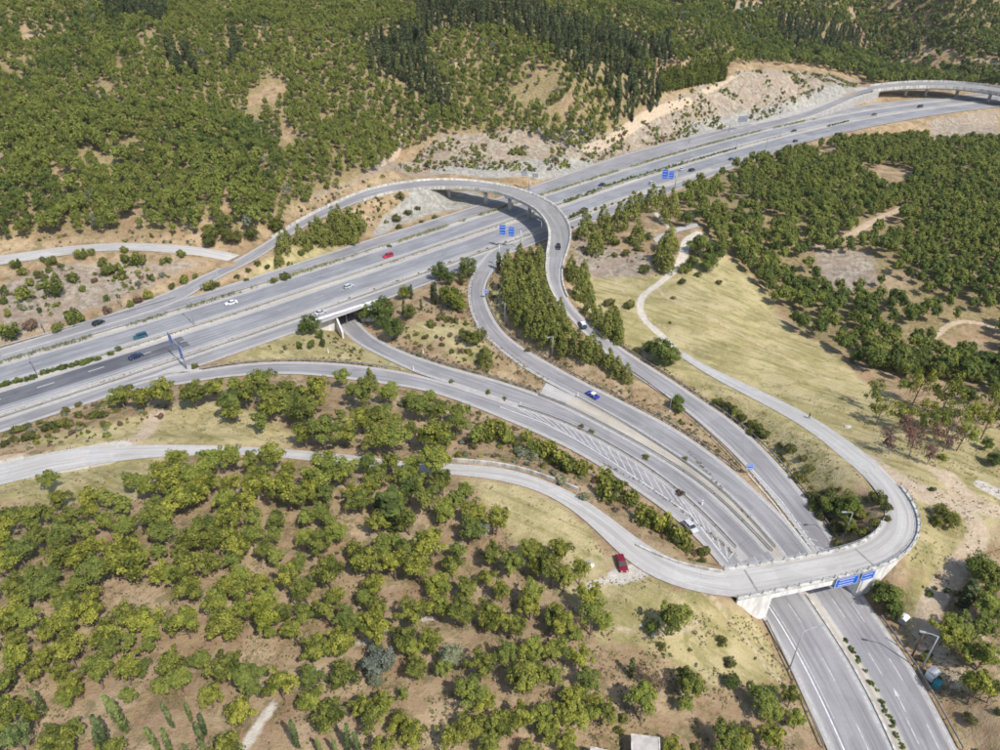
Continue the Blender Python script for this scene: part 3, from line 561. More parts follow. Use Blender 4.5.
paint_line(np.c_[un([(500,407),(545,423.5),(575,439),(612,462),(652,489),(690,514),(728,562)]), [0]*7], .18, .095, m='line')
chevrons([(750,474),(775,502),(800,536),(818,556)], [(748,470),(781,502),(812,536),(838,560)], 11, .22, .1, 'line_faint', .04)
paint_line(np.c_[un([(748,474),(775,505),(798,536),(812,553)]), [0]*4], .16, .1); paint_line(np.c_[un([(752,470),(782,502),(806,536),(832,566)]), [0]*4], .16, .1)
rline('main_road_west', .30, .14, dz=.115, b=14)
def arrow(px, py, dx, dy, Ls=4., z=.13):
    p = un([(px, py)])[0]; q = un([(px + dx, py + dy)])[0]; d = (q - p) / np.linalg.norm(q - p); n = np.array([-d[1], d[0]]); v = []
    for a, b in ((0, -.09), (0, .09), (Ls * .62, .09), (Ls * .62, .38), (Ls, 0), (Ls * .62, -.38), (Ls * .62, -.09)): v.append((*(p + d * a + n * b), z))
    o = obj('arrow_marking', mesh('arrow_marking', v, [list(range(7))], M['line_faint'])); tag(o, kind='structure')
arrow(905, 712, -6, -12); arrow(862, 608, -6, -12)

# ---------------------------------------------------------------- barriers
post_me = None
def guardrail(P, label, group='steel guardrails along the roads', side=0., m='steel', step=8., h=.75, name='guardrail'):
    global post_me
    P = np.asarray(P); P = offset(P, side) if side else P; root = empty(name, P[0]); tag(root, label, 'guardrail', group); inv = P - P[0]
    v, f = prism_along(inv, -.06, .06, h - .34, h); obj('rail', mesh('rail', v, f, M[m]), root)
    if post_me is None: b = MB().box(-.06, .06, -.05, .05, -.5, .7); post_me = mesh('post', b.v, b.f, M['rail_dark'])
    Q = resample(inv, step)
    for p in Q[:100]: obj('post', post_me, root, (p[0], p[1], p[2]))
    return root
def mpoly(s0, s1, t, z=0., st_=6.): s = np.arange(s0, s1 + 1, st_); return np.c_[mw(s, t), 0 * s + z]
guardrail(mpoly(-250, 440, .0), 'long guardrail on the sandy median between the two motorway carriageways', step=12)
guardrail(mpoly(-250, 380, 13.9), 'guardrail between the northern service road and the motorway', step=12)
guardrail(mpoly(-250, 30, -15.6), 'guardrail in the narrow strip along the southern service road', step=12)
guardrail(mpoly(-250, -122, 22.6), 'guardrail at the foot of the scrubby bank behind the northern service road', step=12)
guardrail(mpoly(140, 440, -16.6), 'guardrail on the outer edge of the motorway above the far pine wood', step=12)
guardrail(wpoly([p for p in Dr if p[0] > 572 and p[1] > 303 and p[1] < 550]), 'dark guardrail along the outer edge of the loop ramp below the grass field', side=.5, m='rail_dark', step=6)
guardrail(wpoly([(600,352,2),(637,375,1),(668,398,.4),(690,417,0),(724,447,0),(742,468,0)]), 'guardrail along the pine side of the loop ramp', side=-.3, m='rail_dark')
guardrail(wpoly([p for p in Cr if 262 < p[1] < 475]), 'guardrail between the curved connecting road and the strip of young pines', side=.5, m='rail_dark', step=6)
guardrail(wpoly([p for p in Cl if 384 < p[1] < 560]), 'guardrail on the east side of the narrow median leading to the overpass', side=-.2)
guardrail(wpoly([p for p in Ar if 392 < p[1] < 560]), 'guardrail on the west side of the narrow median leading to the overpass', side=.2)
guardrail(wpoly([p for p in Ar if 348 < p[1] < 394]), 'guardrail above the road that comes out of the underpass', side=.5, m='rail_dark', step=6)
guardrail(wpoly([(200,371,0)] + [p + (0,) for p in Bl if 201 < p[0] < 417]), 'guardrail along the upper edge of the curving access road', side=.5, m='rail_dark', step=6)
guardrail(wpoly([p for p in Bl if 500 < p[0] < 740]), 'guardrail beside the hatched markings of the access road', side=-.1, m='rail_dark', step=6)
guardrail(wpoly([(879,618),(895,640),(915,668),(937,706),(960,750)]), 'guardrail on the far right roadside below the overpass beside the lamp', side=.3, m='rail_dark', step=4)
guardrail(wpoly([(769,622),(797,678),(815,720),(826,747)]), 'guardrail at the foot of the dry slope below the overpass', side=-.5, m='rail_dark', step=5)
def lowwall(P, label, h=.6, w_=.3, m='concrete', name='concrete_kerb_wall', z0=-.4, cat='wall'):
    P = np.asarray(P); v, f = prism_along(P, -w_ / 2, w_ / 2, z0, h); o = obj(name, mesh(name, v, f, M[m])); return tag(o, label, cat, 'low concrete walls beside the roads')
lowwall(wpoly([(443,460,6.1),(480,462,6.3),(516,465.5,6.4),(552,479,6.4),(578,490,6.4)]), 'low pale concrete wall along the bend of the country road')
lowwall(wpoly([(636,545,6.3),(652,557,6.3),(668,564,6.3),(690,568.5,6.3),(722,572,6.3)]), 'low pale wall on the country road just before the overpass', .35)
lowwall(wpoly([(540,396),(552,401),(566,406)]), 'short grey concrete wall where the two roads join above the median', 1.0, .5, 'concrete_dark')
# median between the parallel roads before and after the overpass
def strip(name, A, B, m='strip', dz=.03, z=0): 
    a, b = wpoly(A, z, 2.5, 5), wpoly(B, z, 2.5, 5); n = max(len(a), len(b)); g = lambda P: np.stack([np.interp(np.linspace(0, 1, n), np.linspace(0, 1, len(P)), P[:, k]) for k in range(3)], 1)
    o = obj(name, strip_mesh(name, g(a), g(b), M[m], dz, False, False)); return tag(o, kind='structure')
strip('median_strip_east', [(560,403),(592,420),(620,434),(650,452),(680,469),(720,499),(745,525),(771,552),(806,595),(840,643),(868,690),(884,722),(900,757)], [(578,398),(608,414),(640,434),(680,460),(720,489),(752,521),(776,549),(812,594),(842,638),(873,687),(890,720),(903,747)], dz=.12)
strip('painted_island_surface', [(540,394),(556,402),(566,405)], [(546,383),(570,395),(582,400)], 'deck', .09)
strip('median_strip_south', [(806,595),(840,643),(868,690),(884,722),(897,757)], [(812,594),(844,638),(875,687),(892,720),(908,752)], 'strip', .15)
strip('verge_strip_west', [(162,371.5),(175,363),(192,362),(202,369)], [(120,386.5),(150,378),(176,371),(202,372)], 'country', .1)
bar('median_kerb', wpoly([(806,595),(839,643),(867,690),(883,722),(897,757)]), -.15, .15, 0, .32, M['concrete'])['kind'] = 'structure'

# ---------------------------------------------------------------- flyover (loop bridge)
root = empty('flyover_bridge', (0, 0, 0)); tag(root, 'curved concrete flyover looping across the whole motorway on slim piers', 'bridge')
r = ROADS['loop_ramp_road']; sl_ = slice(iA, iB + 1); l, rr, c, hw = r['l'][sl_], r['r'][sl_], r['c'][sl_], r['hw'][sl_]
n = len(c); nn = (l - rr); nn[:, 2] = 0; nn /= np.linalg.norm(nn, axis=1)[:, None]
def solid(secs, name, m, parent, smooth_=False):
    """loft closed sections (n x k x 3) with end caps"""
    S = np.asarray(secs); a, k = S.shape[:2]; v = S.reshape(-1, 3); f = [[i * k + j, i * k + (j + 1) % k, (i + 1) * k + (j + 1) % k, (i + 1) * k + j] for i in range(a - 1) for j in range(k)]
    f += [list(range(k))[::-1], [(a - 1) * k + j for j in range(k)]]; return obj(name, mesh(name, v, f, m, smooth_=smooth_), parent)
Zv = np.array([0, 0, 1.])
def sec(c, nn, hw, prof): return [[c[i] + nn[i] * (sgn * (hw[i] + o_)) + Zv * z for sgn, o_, z in prof] for i in range(len(c))]
solid(sec(c, nn, hw, [(1, .35, -.02), (1, .35, -.45), (1, -1.6, -.75), (1, -2.2, -1.6), (-1, -2.2, -1.6), (-1, -1.6, -.75), (-1, .35, -.45), (-1, .35, -.02)]), 'deck_slab', M['concrete'], root)
o = obj('road_surface', strip_mesh('road_surface', l, rr, M['deck_dark'], .03, False, False), root)
for sg in (1, -1): solid(sec(c, nn, hw, [(sg, -.45, .0), (sg, .38, .0), (sg, .38, .75), (sg, -.05, .75), (sg, -.45, .25)]), 'parapet', M['concrete'], root)
for fr in (.02, .98): 
    i = int(fr * (n - 1)); b = MB(); d = np.array([-nn[i][1], nn[i][0], 0]); p = c[i]; W_ = hw[i] - .4
    b.add([p + nn[i] * s_ * W_ + d * e * .14 + Zv * .05 for s_, e in ((1, -1), (1, 1), (-1, 1), (-1, -1))], [[0, 1, 2, 3]]); b.mk('expansion_joint', M['rail_dark'], root)
def nearest(px, py):
    qx, qy, _ = proj(c[:, 0], c[:, 1], c[:, 2]); return int(np.argmin(np.hypot(qx - px, qy - py)))
for px, py in ((447, 184), (487, 187), (512, 191), (531, 199), (557, 236)):
    i = nearest(px, py); p = c[i]; g = float(gz(p[0], p[1])[0]); b = MB()
    b.tube([(p[0], p[1], g - 1), (p[0], p[1], p[2] - 2.0)], [.75, .75], 16); b.mk('pier', M['concrete'], root, True)
    d = np.array([-nn[i][1], nn[i][0], 0]); Mx = Matrix(((nn[i][0], d[0], 0, p[0]), (nn[i][1], d[1], 0, p[1]), (0, 0, 1, p[2]), (0, 0, 0, 1)))
    MB().box(-hw[i] * .5, hw[i] * .5, -.6, .6, -2.1, -1.62, Mx).mk('pier_cap', M['concrete'], root)
for i, sg in ((1, -1), (n - 2, 1)):
    p = c[i]; d = np.array([-nn[i][1], nn[i][0], 0]); Mx = Matrix(((nn[i][0], d[0], 0, p[0]), (nn[i][1], d[1], 0, p[1]), (0, 0, 1, p[2]), (0, 0, 0, 1)))
    MB().box(-hw[i] - .2, hw[i] + .2, -1, 1, -9.5, -.8, Mx).mk('abutment', M['concrete'], root)
# parapets of the ramp ends on the embankments
for nm, a, b2, lab in (('ramp_parapet', max(0, iA - 34), iA + 1, 'west embankment'), ('ramp_parapet', iB, iB + 14, 'east embankment')):
    P = r['l'][a:b2]; Q = r['r'][a:b2]
    for E_, side, wh in ((P, 1, 'inner'), (Q, -1, 'outer')):
        if nm and wh == 'inner' and a != iB: E_ = E_[-14:]
        v, f = prism_along(E_, -.2, .2, -.5, .7); o = obj('ramp_parapet', mesh('ramp_parapet', v, f, M['concrete'])); tag(o, 'pale concrete parapet, %s side of the ramp on the %s' % (wh, lab), 'parapet')

# ---------------------------------------------------------------- far bridge at the top right
FB1 = [(690,141.5,0),(728,131.5,0),(760,123,0),(800,111.5,1),(830,100,3),(856,89,5.5),(872,86,7),(900,83,7.5),(928,82,7.5),(960,83,7.5),(1000,88,7.5),(1060,97,7.5)]
FB2 = [(690,147,0),(728,137,0),(760,129.5,0),(800,118.5,1),(830,107,3),(856,95,5.5),(872,91,7),(900,88,7.5),(928,87,7.5),(960,88,7.5),(1000,93.5,7.5),(1060,104,7.5)]
fr = road('far_ramp', FB1, FB2, step=5, sm=3, carve=False); cx, cy, _ = proj(fr['c'][:, 0], fr['c'][:, 1], fr['c'][:, 2]); k = int(np.argmin(np.abs(cx - 868)))
o = obj('far_ramp_road', strip_mesh('far_ramp_road', fr['l'][:k + 1], fr['r'][:k + 1], M['asphalt'], .05)); tag(o, kind='structure')
o = obj('far_ramp_embankment', mesh('far_ramp_embankment', *prism_along(fr['c'][:k + 1], 0 - fr['hw'][:k + 1].mean() - .4, fr['hw'][:k + 1].mean() + .4, -9, -.02), M['concrete_dark'])); tag(o, 'grey embankment wall carrying the ramp up to the distant bridge', 'retaining wall')
root = empty('distant_bridge', (0, 0, 0)); tag(root, 'distant long concrete bridge curving over the motorway near the horizon', 'bridge')
c, hw = fr['c'][k:], fr['hw'][k:]; nn = fr['l'][k:] - fr['r'][k:]; nn[:, 2] = 0; nn /= np.linalg.norm(nn, axis=1)[:, None]
solid(sec(c, nn, hw, [(1, .5, 0), (1, .5, -.7), (1, -2, -1.9), (-1, -2, -1.9), (-1, .5, -.7), (-1, .5, 0)]), 'deck_slab', M['concrete'], root)
obj('road_surface', strip_mesh('road_surface', fr['l'][k:], fr['r'][k:], M['deck_dark'], .03, False, False), root)
for sg in (1, -1): solid(sec(c, nn, hw, [(sg, -.1, 0), (sg, .5, 0), (sg, .5, 1.1), (sg, -.1, 1.1)]), 'parapet', M['concrete'], root)
qx, _, _ = proj(c[:, 0], c[:, 1], c[:, 2])
for px in (875, 907, 926, 959, 990, 1030):
    i = int(np.argmin(np.abs(qx - px))); p = c[i]; MB().tube([(p[0], p[1], -14), (p[0], p[1], p[2] - 1.7)], 1.0, 12).mk('pier', M['concrete'], root)

# ---------------------------------------------------------------- overpass in front
root = empty('overpass_bridge', (0, 0, 0)); tag(root, 'wide pale overpass with railings crossing the merged roads, its white walls curving away', 'bridge')
r = ROADS['overpass_road']; l, rr, c, hw = r['l'], r['r'], r['c'], r['hw']; nn = l - rr; nn[:, 2] = 0; nn /= np.linalg.norm(nn, axis=1)[:, None]
qx, qy, _ = proj(c[:, 0], c[:, 1], c[:, 2]); n = len(c); iT = int(np.argmin(np.hypot(qx - 885, qy - 475)))
i0 = int(np.argmin(np.abs(proj(rr[:, 0], rr[:, 1], rr[:, 2])[0][:iT] - 768))); i1 = int(np.argmin(np.abs(proj(rr[:, 0], rr[:, 1], rr[:, 2])[0][:iT // 2 + 4] - 866)))
j = slice(0, iT + 1)
o = obj('road_surface', strip_mesh('road_surface', l, rr, M['deck'], .03, False, False), root)
js = slice(max(0, i0 - 2), i1 + 4)
solid(sec(c[js], nn[js], hw[js], [(1, .45, -.01), (1, .45, -1.15), (-1, .45, -1.15), (-1, .45, -.01)]), 'deck_slab', M['white_wall'], root)
for E_, sg, a, b2 in ((l, 1, 0, int(iT * .80)), (rr, -1, 0, iT)):
    E_ = E_[a:b2]; P = offset(E_, 0); N_ = nn[a:b2] * sg
    solid([[P[i] + N_[i] * o_ + Zv * z for o_, z in ((-.02, -.03), (.47, -.03), (.47, .32), (-.02, .32))] for i in range(len(P))], 'parapet', M['concrete'], root)
    rl = [P[i] + N_[i] * .25 for i in range(len(P))]
    for z in (.75, 1.1): MB().tube([tuple(p + Zv * z) for p in rl], .04, 6).mk('hand_rail', M['steel'], root)
    Q = resample(np.array(rl), 2.2); pm = MB().box(-.07, .07, -.07, .07, .3, 1.15); pm = mesh('rail_post', pm.v, pm.f, M['rail_dark'])
    for p in Q[:100]: obj('rail_post', pm, root, tuple(p))
# abutments facing the road, end walls and the curved retaining wall
def wallpx(P, zt, zb, th, name, m, parent):
    P = np.asarray(P); v, f = prism_along(P, -th / 2, th / 2, zb, zt); return obj(name, mesh(name, v, f, m), parent)
for a_i in (i0, i1):
    p, q = l[a_i] + nn[a_i] * .3, rr[a_i] - nn[a_i] * .3; P = np.array([p, (p + q) / 2, q]); wallpx(P, -1.16, -7.0, .8, 'abutment', M['white_wall'], root)
E_ = rr[:i0 + 1] - nn[:i0 + 1] * .28; wallpx(E_, -.04, -7.2, .3, 'wing_wall', M['white_wall'], root)
E_ = l[:i0 + 1] + nn[:i0 + 1] * .28; wallpx(E_, -.04, -7.2, .3, 'wing_wall', M['white_wall'], root)
E_ = rr[i1:iT] - nn[i1:iT] * .28; wallpx(E_, -.04, -7.2, .3, 'retaining_wall', M['white_wall'], root)
E_ = l[i1:int(iT * .8)] + nn[i1:int(iT * .8)] * .28; wallpx(E_, -.04, -7.2, .3, 'retaining_wall', M['white_wall'], root)
for a_i in (max(i0 - 1, 1), i1 + 1):
    p, q = l[a_i] - nn[a_i] * .3, rr[a_i] + nn[a_i] * .3; d = np.array([-nn[a_i][1], nn[a_i][0], 0]) * .17
    MB().add([p - d + Zv * .05, p + d + Zv * .05, q + d + Zv * .05, q - d + Zv * .05], [[0, 1, 2, 3]]).mk('expansion_joint', M['rail_dark'], root)
OVP = dict(l=l, r=rr, nn=nn, i0=i0, i1=i1)

# ---------------------------------------------------------------- underpass portal
root = empty('underpass_portal', (0, 0, 0)); tag(root, 'white concrete underpass portal with dark opening under the southern service road', 'underpass')
Mx = Matrix(((pd[0], pn[0], 0, PA[0]), (pd[1], pn[1], 0, PA[1]), (0, 0, 1, 0), (0, 0, 0, 1))); W_ = PWID
MB().box(-9, W_ + 7, -.6, .0, -.95, .42, Mx).mk('head_wall', M['white_wall'], root)
MB().box(-3.5, 0, .01, 34, -6.2, -.10, Mx).mk('side_wall', M['white_wall'], root); MB().box(W_, W_ + 3.5, .01, 34, -6.2, -.10, Mx).mk('side_wall', M['concrete'], root)
MB().box(.01, W_ - .01, .02, 34, -.93, -.11, Mx).mk('roof_slab', M['concrete_dark'], root)
MB().box(.01, W_ - .01, 33, 33.8, -6.2, -.94, Mx).mk('end_wall', M['concrete_dark'], root)
MB().box(-9, -.0, -.58, -.02, -6.2, -.96, Mx).mk('jamb_wall', M['white_wall'], root); MB().box(W_, W_ + 7, -.58, -.02, -6.2, -.96, Mx).mk('jamb_wall', M['white_wall'], root)
MB().box(W_ * .42, W_ * .42 + .15, .3, .5, -5.6, -1.0, Mx).mk('sign_post', M['steel'], root)
for x0, dx, zt in ((-.3, -1.8, -.2), (W_ + .3, 4.5, .2)):
    b = MB(); pts = [(x0, -.6), (x0 + dx, -8)]; (ax, ay), (bx, by) = pts; th = .25
    v = [Mx @ Vector(p) for p in ((ax - th, ay, -6.2), (ax + th, ay, -6.2), (bx + th, by, -6.2), (bx - th, by, -6.2), (ax - th, ay, zt), (ax + th, ay, zt), (bx + th, by, -2.2), (bx - th, by, -2.2))]
    b.add(v, [[3, 2, 1, 0], [4, 5, 6, 7], [0, 1, 5, 4], [1, 2, 6, 5], [2, 3, 7, 6], [3, 0, 4, 7]]); b.mk('wing_wall', M['white_wall'], root)

# ---------------------------------------------------------------- vegetation meshes
def leaves(cents, rads, n_each, size, seed, up=.35, jit=.55, body=None, squash=1.0, vert=0.):
    """leaf-clump quads on the surfaces of many small clumps"""
    g = np.random.default_rng(seed); N = len(cents) * n_each; ci = np.repeat(np.arange(len(cents)), n_each)
    d = g.normal(size=(N, 3)); d /= np.linalg.norm(d, axis=1)[:, None]; d[:, 2] = np.where((d[:, 2] < -.25) & (g.random(N) < .8), -d[:, 2], d[:, 2])
    p = cents[ci] + d * (rads[ci] * (.55 + .5 * g.random(N)))[:, None] * [1, 1, squash]
    mid_ = cents.mean(0) if body is None else body; o_ = p - mid_; o_ /= np.linalg.norm(o_, axis=1)[:, None] + 1e-9
    nrm = d * .8 + o_ * .55 + [0, 0, up] + g.normal(size=(N, 3)) * jit; nrm /= np.linalg.norm(nrm, axis=1)[:, None]
    a = np.cross(nrm, g.normal(size=(N, 3)) + [0, 0, 3 * vert]); a /= np.linalg.norm(a, axis=1)[:, None] + 1e-9; b = np.cross(nrm, a)
    s = (size * (.6 + .8 * g.random(N)))[:, None]; asp = (.55 + .5 * g.random(N))[:, None]
    q = np.stack([p - a * s, p - b * s * asp, p + a * s * (.7 + .6 * g.random(N))[:, None], p + b * s * asp], 1)
    tint = np.clip(.05 + .75 * g.random(len(cents))[ci] + .2 * g.normal(size=N), 0, 1)
    return q.reshape(-1, 3), np.repeat(tint, 4)
def blob_mesh(name, m, cents, rads, n_each, size, seed, **k):
    v, t = leaves(np.asarray(cents, float), np.asarray(rads, float), n_each, size, seed, **k); return mesh(name, v, np.arange(len(v)).reshape(-1, 4), m, dict(tint=t)), v, t
def shape(kind, seed, lod=1.):
    """unit-size crown: radius about 1, tree height 2 (cypress: radius .16, height 2)"""
    g = np.random.default_rng(seed * 17 + 3); u = g.random
    if kind == 'pine':
        nb = int((46 if lod > .5 else 11)); C_ = []; Rr = []; lob = 3 + seed % 3; ph = u() * 6
        while len(C_) < nb:
            p = g.normal(size=3); p /= np.linalg.norm(p); q = u() ** .45; a = math.atan2(p[1], p[0]); ext = .74 + .30 * math.sin(lob * a + ph)
            c_ = np.array([p[0] * q * .80 * ext, p[1] * q * .80 * ext, 1.28 + p[2] * q * .52]); 
            if c_[2] < .72 : c_[2] = .72 + u() * .2
            C_.append(c_); Rr.append(.11 + .17 * u() if lod > .5 else .30 + .14 * u())
        return C_, Rr, (80 if lod > .8 else 26) if lod > .5 else 9, (.044 if lod > .8 else .085) if lod > .5 else .23, dict(body=np.array([0, 0, .9]))
    if kind == 'tall':        # open pine with bare trunk
        nb = 20 if lod > .5 else 8; C_ = []; Rr = []
        for i in range(nb): a = u() * 6.28; z = 1.0 + .9 * u(); q = (.25 + .5 * u()) * (1.25 - .5 * abs(z - 1.35)); C_.append([q * math.cos(a), q * math.sin(a), z]); Rr.append(.2 + .14 * u() if lod > .5 else .33)
        return C_, Rr, 80 if lod > .5 else 9, (.048 if lod > .5 else .23), {}
    if kind == 'cone':
        C_ = []; Rr = []; nl = 9 if lod > .5 else 4
        for i in range(nl):
            z = .22 + 1.62 * i / nl; rad = .80 * (1 - (i / nl) ** 1.25) + .05; k_ = max(1, int((6 if lod > .5 else 3) * (1 - i / nl) + 1))
            for j_ in range(k_): a = 6.28 * (j_ + u()) / k_; C_.append([rad * math.cos(a) * .78, rad * math.sin(a) * .78, z + .14 * u()]); Rr.append((.20 + .1 * u()) * (1.15 - .5 * i / nl) * (1 if lod > .5 else 1.5))
        C_.append([0, 0, 1.85]); Rr.append(.12)
        return C_, Rr, (70 if lod > .8 else 32) if lod > .5 else 9, (.046 if lod > .8 else .075) if lod > .5 else .18, dict(up=.3, squash=1.2, body=np.array([0, 0, .7]))
    if kind == 'cypress':
        nl = 13 if lod > .5 else 7; C_ = []; Rr = []
        for i in range(nl): f_ = i / (nl - 1); C_.append([.02 * g.normal(), .02 * g.normal(), .14 + 1.72 * f_]); Rr.append(.165 * (math.sin(math.pi * min(1, (f_ * .86 + .14))) ** .5 + .12))
        return C_, Rr, 34 if lod > .5 else 8, (.055 if lod > .5 else .11), dict(up=.1, squash=1.25, vert=1., jit=.4)
    if kind == 'broad':
        nb = 42 if lod > .5 else 12; C_ = []; Rr = []
        for i in range(nb): p = g.normal(size=3); p /= np.linalg.norm(p); q = u() ** .35; C_.append([p[0] * q * .74, p[1] * q * .74, 1.02 + p[2] * q * .68]); Rr.append(.20 + .12 * u() if lod > .5 else .36)
        return C_, Rr, (90 if lod > .8 else 30) if lod > .5 else 9, (.046 if lod > .8 else .09) if lod > .5 else .21, dict(body=np.array([0, 0, .7]))
    if kind == 'shrub':
        nb = 14 if lod > .5 else 6; C_ = []; Rr = []
        for i in range(nb): a = u() * 6.28; q = u() ** .5 * .66; C_.append([q * math.cos(a), q * math.sin(a), .22 + .62 * u() * (1 - q * .6)]); Rr.append(.26 + .16 * u())
        return C_, Rr, 55 if lod > .5 else 7, (.085 if lod > .5 else .3), dict(body=np.array([0, 0, .1]))
    if kind == 'dead':
        nb = 16; C_ = []; Rr = []
        for i in range(nb): a = u() * 6.28; q = .15 + .6 * u(); C_.append([q * math.cos(a), q * math.sin(a), .7 + 1.1 * u()]); Rr.append(.24 + .14 * u())
        return C_, Rr, 46, .05, dict(jit=1.0)
PROTO = {}
def crown_mesh(kind, var, m):
    key = (kind, var, m)
    if key not in PROTO:
        c_, r_, ne, sz, k_ = shape(kind, var + 10 * len(kind)); PROTO[key] = blob_mesh('crown', M[m], c_, r_, ne, sz, var + 100, **k_)[0]
    return PROTO[key]
def trunk_mesh(kind, var, m='bark'):
    key = ('trunk', kind, var, m)
    if key not in PROTO:
        g = np.random.default_rng(var + 50); b = MB(); top = {'cypress': 1.6, 'cone': 1.7, 'shrub': .5, 'tall': 1.6, 'dead': 1.7}.get(kind, 1.35); r0 = .035 if kind == 'cypress' else .055; le = g.normal(size=2) * .09
        P = [(le[0] * t * t, le[1] * t * t, -.15 + (top + .15) * t) for t in (0, .25, .5, .75, 1)]; b.tube(P, [r0, r0 * .9, r0 * .75, r0 * .55, r0 * .2], 7)
        for i in range({'cypress': 0, 'cone': 3, 'shrub': 4, 'dead': 12}.get(kind, 6)):
            a = g.random() * 6.28; t = .35 + .5 * g.random(); q = np.array([le[0] * t * t, le[1] * t * t, -.15 + (top + .15) * t]); e = q + [.6 * math.cos(a) * (1.2 - t), .6 * math.sin(a) * (1.2 - t), .25 + .25 * g.random()]; md = (q + e) / 2 + [0, 0, -.04]
            b.tube([tuple(q), tuple(md), tuple(e)], [r0 * .45, r0 * .3, r0 * .1], 5)
        PROTO[key] = mesh('trunk', b.v, b.f, M[m], smooth_=True)
    return PROTO[key]

# ---------------------------------------------------------------- where each plant stands: picture traces of crown centres (x, y, radius)
SCL = {'pine': 1.42, 'tall': 1.35, 'cone': 1.12, 'broad': 1.15, 'shrub': 1.1, 'dead': 1.4}
TREES = []   # (x, y, z, R, H, kind, material, colour word)
def trees(ox, oy, s, pts, kind='pine', m=None, hk=None):
    m = m or {'pine': 'pine', 'tall': 'pine', 'cone': 'cone', 'broad': 'dark', 'shrub': 'shrub', 'cypress': 'cyp', 'dead': 'purple'}[kind]
    hk = hk or {'pine': (1.45, 1.5), 'tall': (1.9, 2.4), 'cone': (2.5, .8), 'broad': (1.7, .6), 'shrub': (1.05, .1), 'dead': (2.0, 1.0)}[kind]
    P = np.array([(ox + p[0] / s, oy + p[1] / s, p[2] / s) for p in pts], float)
    for px, py, pr in P:
        g = hit([(px, py)])[0]; Rw = 2.
        for _ in range(2):
            D = proj(*g)[2]; Rw = pr * D / F * SCL[kind]; H = hk[0] * Rw + hk[1]; g = hit([(px, py)], H * (.62 if kind in ('pine', 'tall') else .48))[0]
        TREES.append((g[0], g[1], g[2], Rw, H, kind, m))
# lower left wood
trees(0, 450, 5, [(245,140,48),(290,225,50),(40,310,60),(20,370,50),(165,340,60),(230,310,40),(350,330,65),(90,500,70),(30,560,60),(200,420,65),(300,430,70),(290,520,75),(60,680,60),(180,660,80),(250,630,50),(455,230,60),(450,290,50),(540,240,45),(610,270,45),(525,350,50),(625,360,62),(560,480,70),(660,470,50),(630,560,90),(700,530,60),(790,350,85),(790,410,60),(740,180,60),(830,150,80),(900,220,90),(950,100,80),(980,200,70),(960,430,75),(900,470,50),(790,500,40),(780,600,60),(870,600,60),(940,560,80),(940,680,80),(480,610,75),(380,560,55),(380,660,60),(300,710,60),(450,730,50),(100,740,50)])
trees(200, 450, 5, [(50,60,70),(150,30,60),(40,150,60),(140,170,55),(120,240,60),(60,380,60),(170,350,65),(140,440,70),(60,460,60),(250,410,60),(200,480,50),(40,560,60),(120,670,60),(210,610,60),(280,640,60),(330,720,60),(370,530,45),(380,330,50),(300,110,75),(260,180,60),(430,90,50),(430,200,75),(500,240,60),(570,210,55),(630,240,50),(600,310,50),(530,330,45),(670,400,60),(640,350,40),(520,430,50),(640,610,75),(440,640,60),(520,690,70),(620,80,100),(720,100,70),(560,130,50),(800,240,65),(850,180,50),(890,110,70),(830,60,50),(950,70,50),(890,360,55),(970,240,50),(960,310,40),(770,490,50),(830,560,75),(880,660,60),(970,580,60),(910,450,40),(970,450,40),(780,570,40)])
trees(400, 450, 5, [(60,60,60),(170,60,80),(130,220,75),(210,150,60),(220,290,60),(330,200,40),(370,290,70),(480,350,60),(340,400,60),(40,350,60),(150,460,80),(260,560,65),(30,500,60),(90,590,70),(190,650,70),(470,520,60),(545,560,65),(425,630,50),(640,490,60),(700,510,50),(670,580,50),(800,500,55),(760,600,65),(820,640,55),(900,610,50),(510,700,50),(660,720,60),(330,690,60)])
trees(400, 450, 5, [(410,390,42)], m='grey'); trees(400, 450, 5, [(40,190,60)], m='dark')
trees(0, 600, 5, [(60,50,70),(130,100,60),(30,130,50),(300,80,80),(330,20,60),(240,160,50),(450,40,70),(500,160,80),(600,60,70),(710,80,80),(760,150,50),(640,200,45),(560,230,50),(740,220,40),(80,290,65),(30,380,50),(210,270,50),(340,260,75),(300,340,55),(380,420,65),(320,470,50),(480,370,70),(620,350,70),(690,330,50),(920,110,75),(850,130,50),(840,340,70),(890,390,60),(790,430,40),(980,300,40),(640,470,38),(50,550,75),(370,640,45)])
trees(0, 600, 5, [(160,580,50)], m='bright'); trees(0, 600, 5, [(80,690,70),(240,670,60)], m='cyp_pale', hk=(1.8, 1))
trees(200, 600, 5, [(120,120,90)], 'broad', 'pine'); trees(200, 600, 5, [(330,90,75),(350,160,30)], m='bright')
trees(200, 600, 5, [(290,20,50),(420,50,50),(120,330,90),(220,370,80),(270,430,50),(40,470,60),(190,560,70),(10,290,40),(400,420,75),(540,490,70),(660,570,75),(560,230,70),(690,190,75),(640,240,40),(710,370,75),(520,50,60),(640,50,60),(720,90,60),(780,130,50),(880,40,55),(800,540,50),(860,590,65),(930,500,60)])
trees(200, 600, 5, [(900,310,90),(880,400,40)], 'broad', 'grey')
trees(400, 600, 5, [(50,60,80),(30,180,70),(70,250,50),(150,200,60),(220,330,45),(80,330,60),(20,470,30),(60,670,65),(230,700,60),(200,40,60),(310,60,70),(440,50,70),(500,110,60),(580,140,55),(400,330,75),(350,450,80),(430,490,60),(490,590,80),(590,590,70),(520,270,60),(620,380,90),(690,340,50),(660,240,60),(650,30,60),(790,110,65),(770,60,50),(880,170,40),(900,290,60),(870,470,70),(940,400,60),(820,560,70),(920,570,80),(710,560,60),(740,650,60),(830,700,60),(980,500,50)])
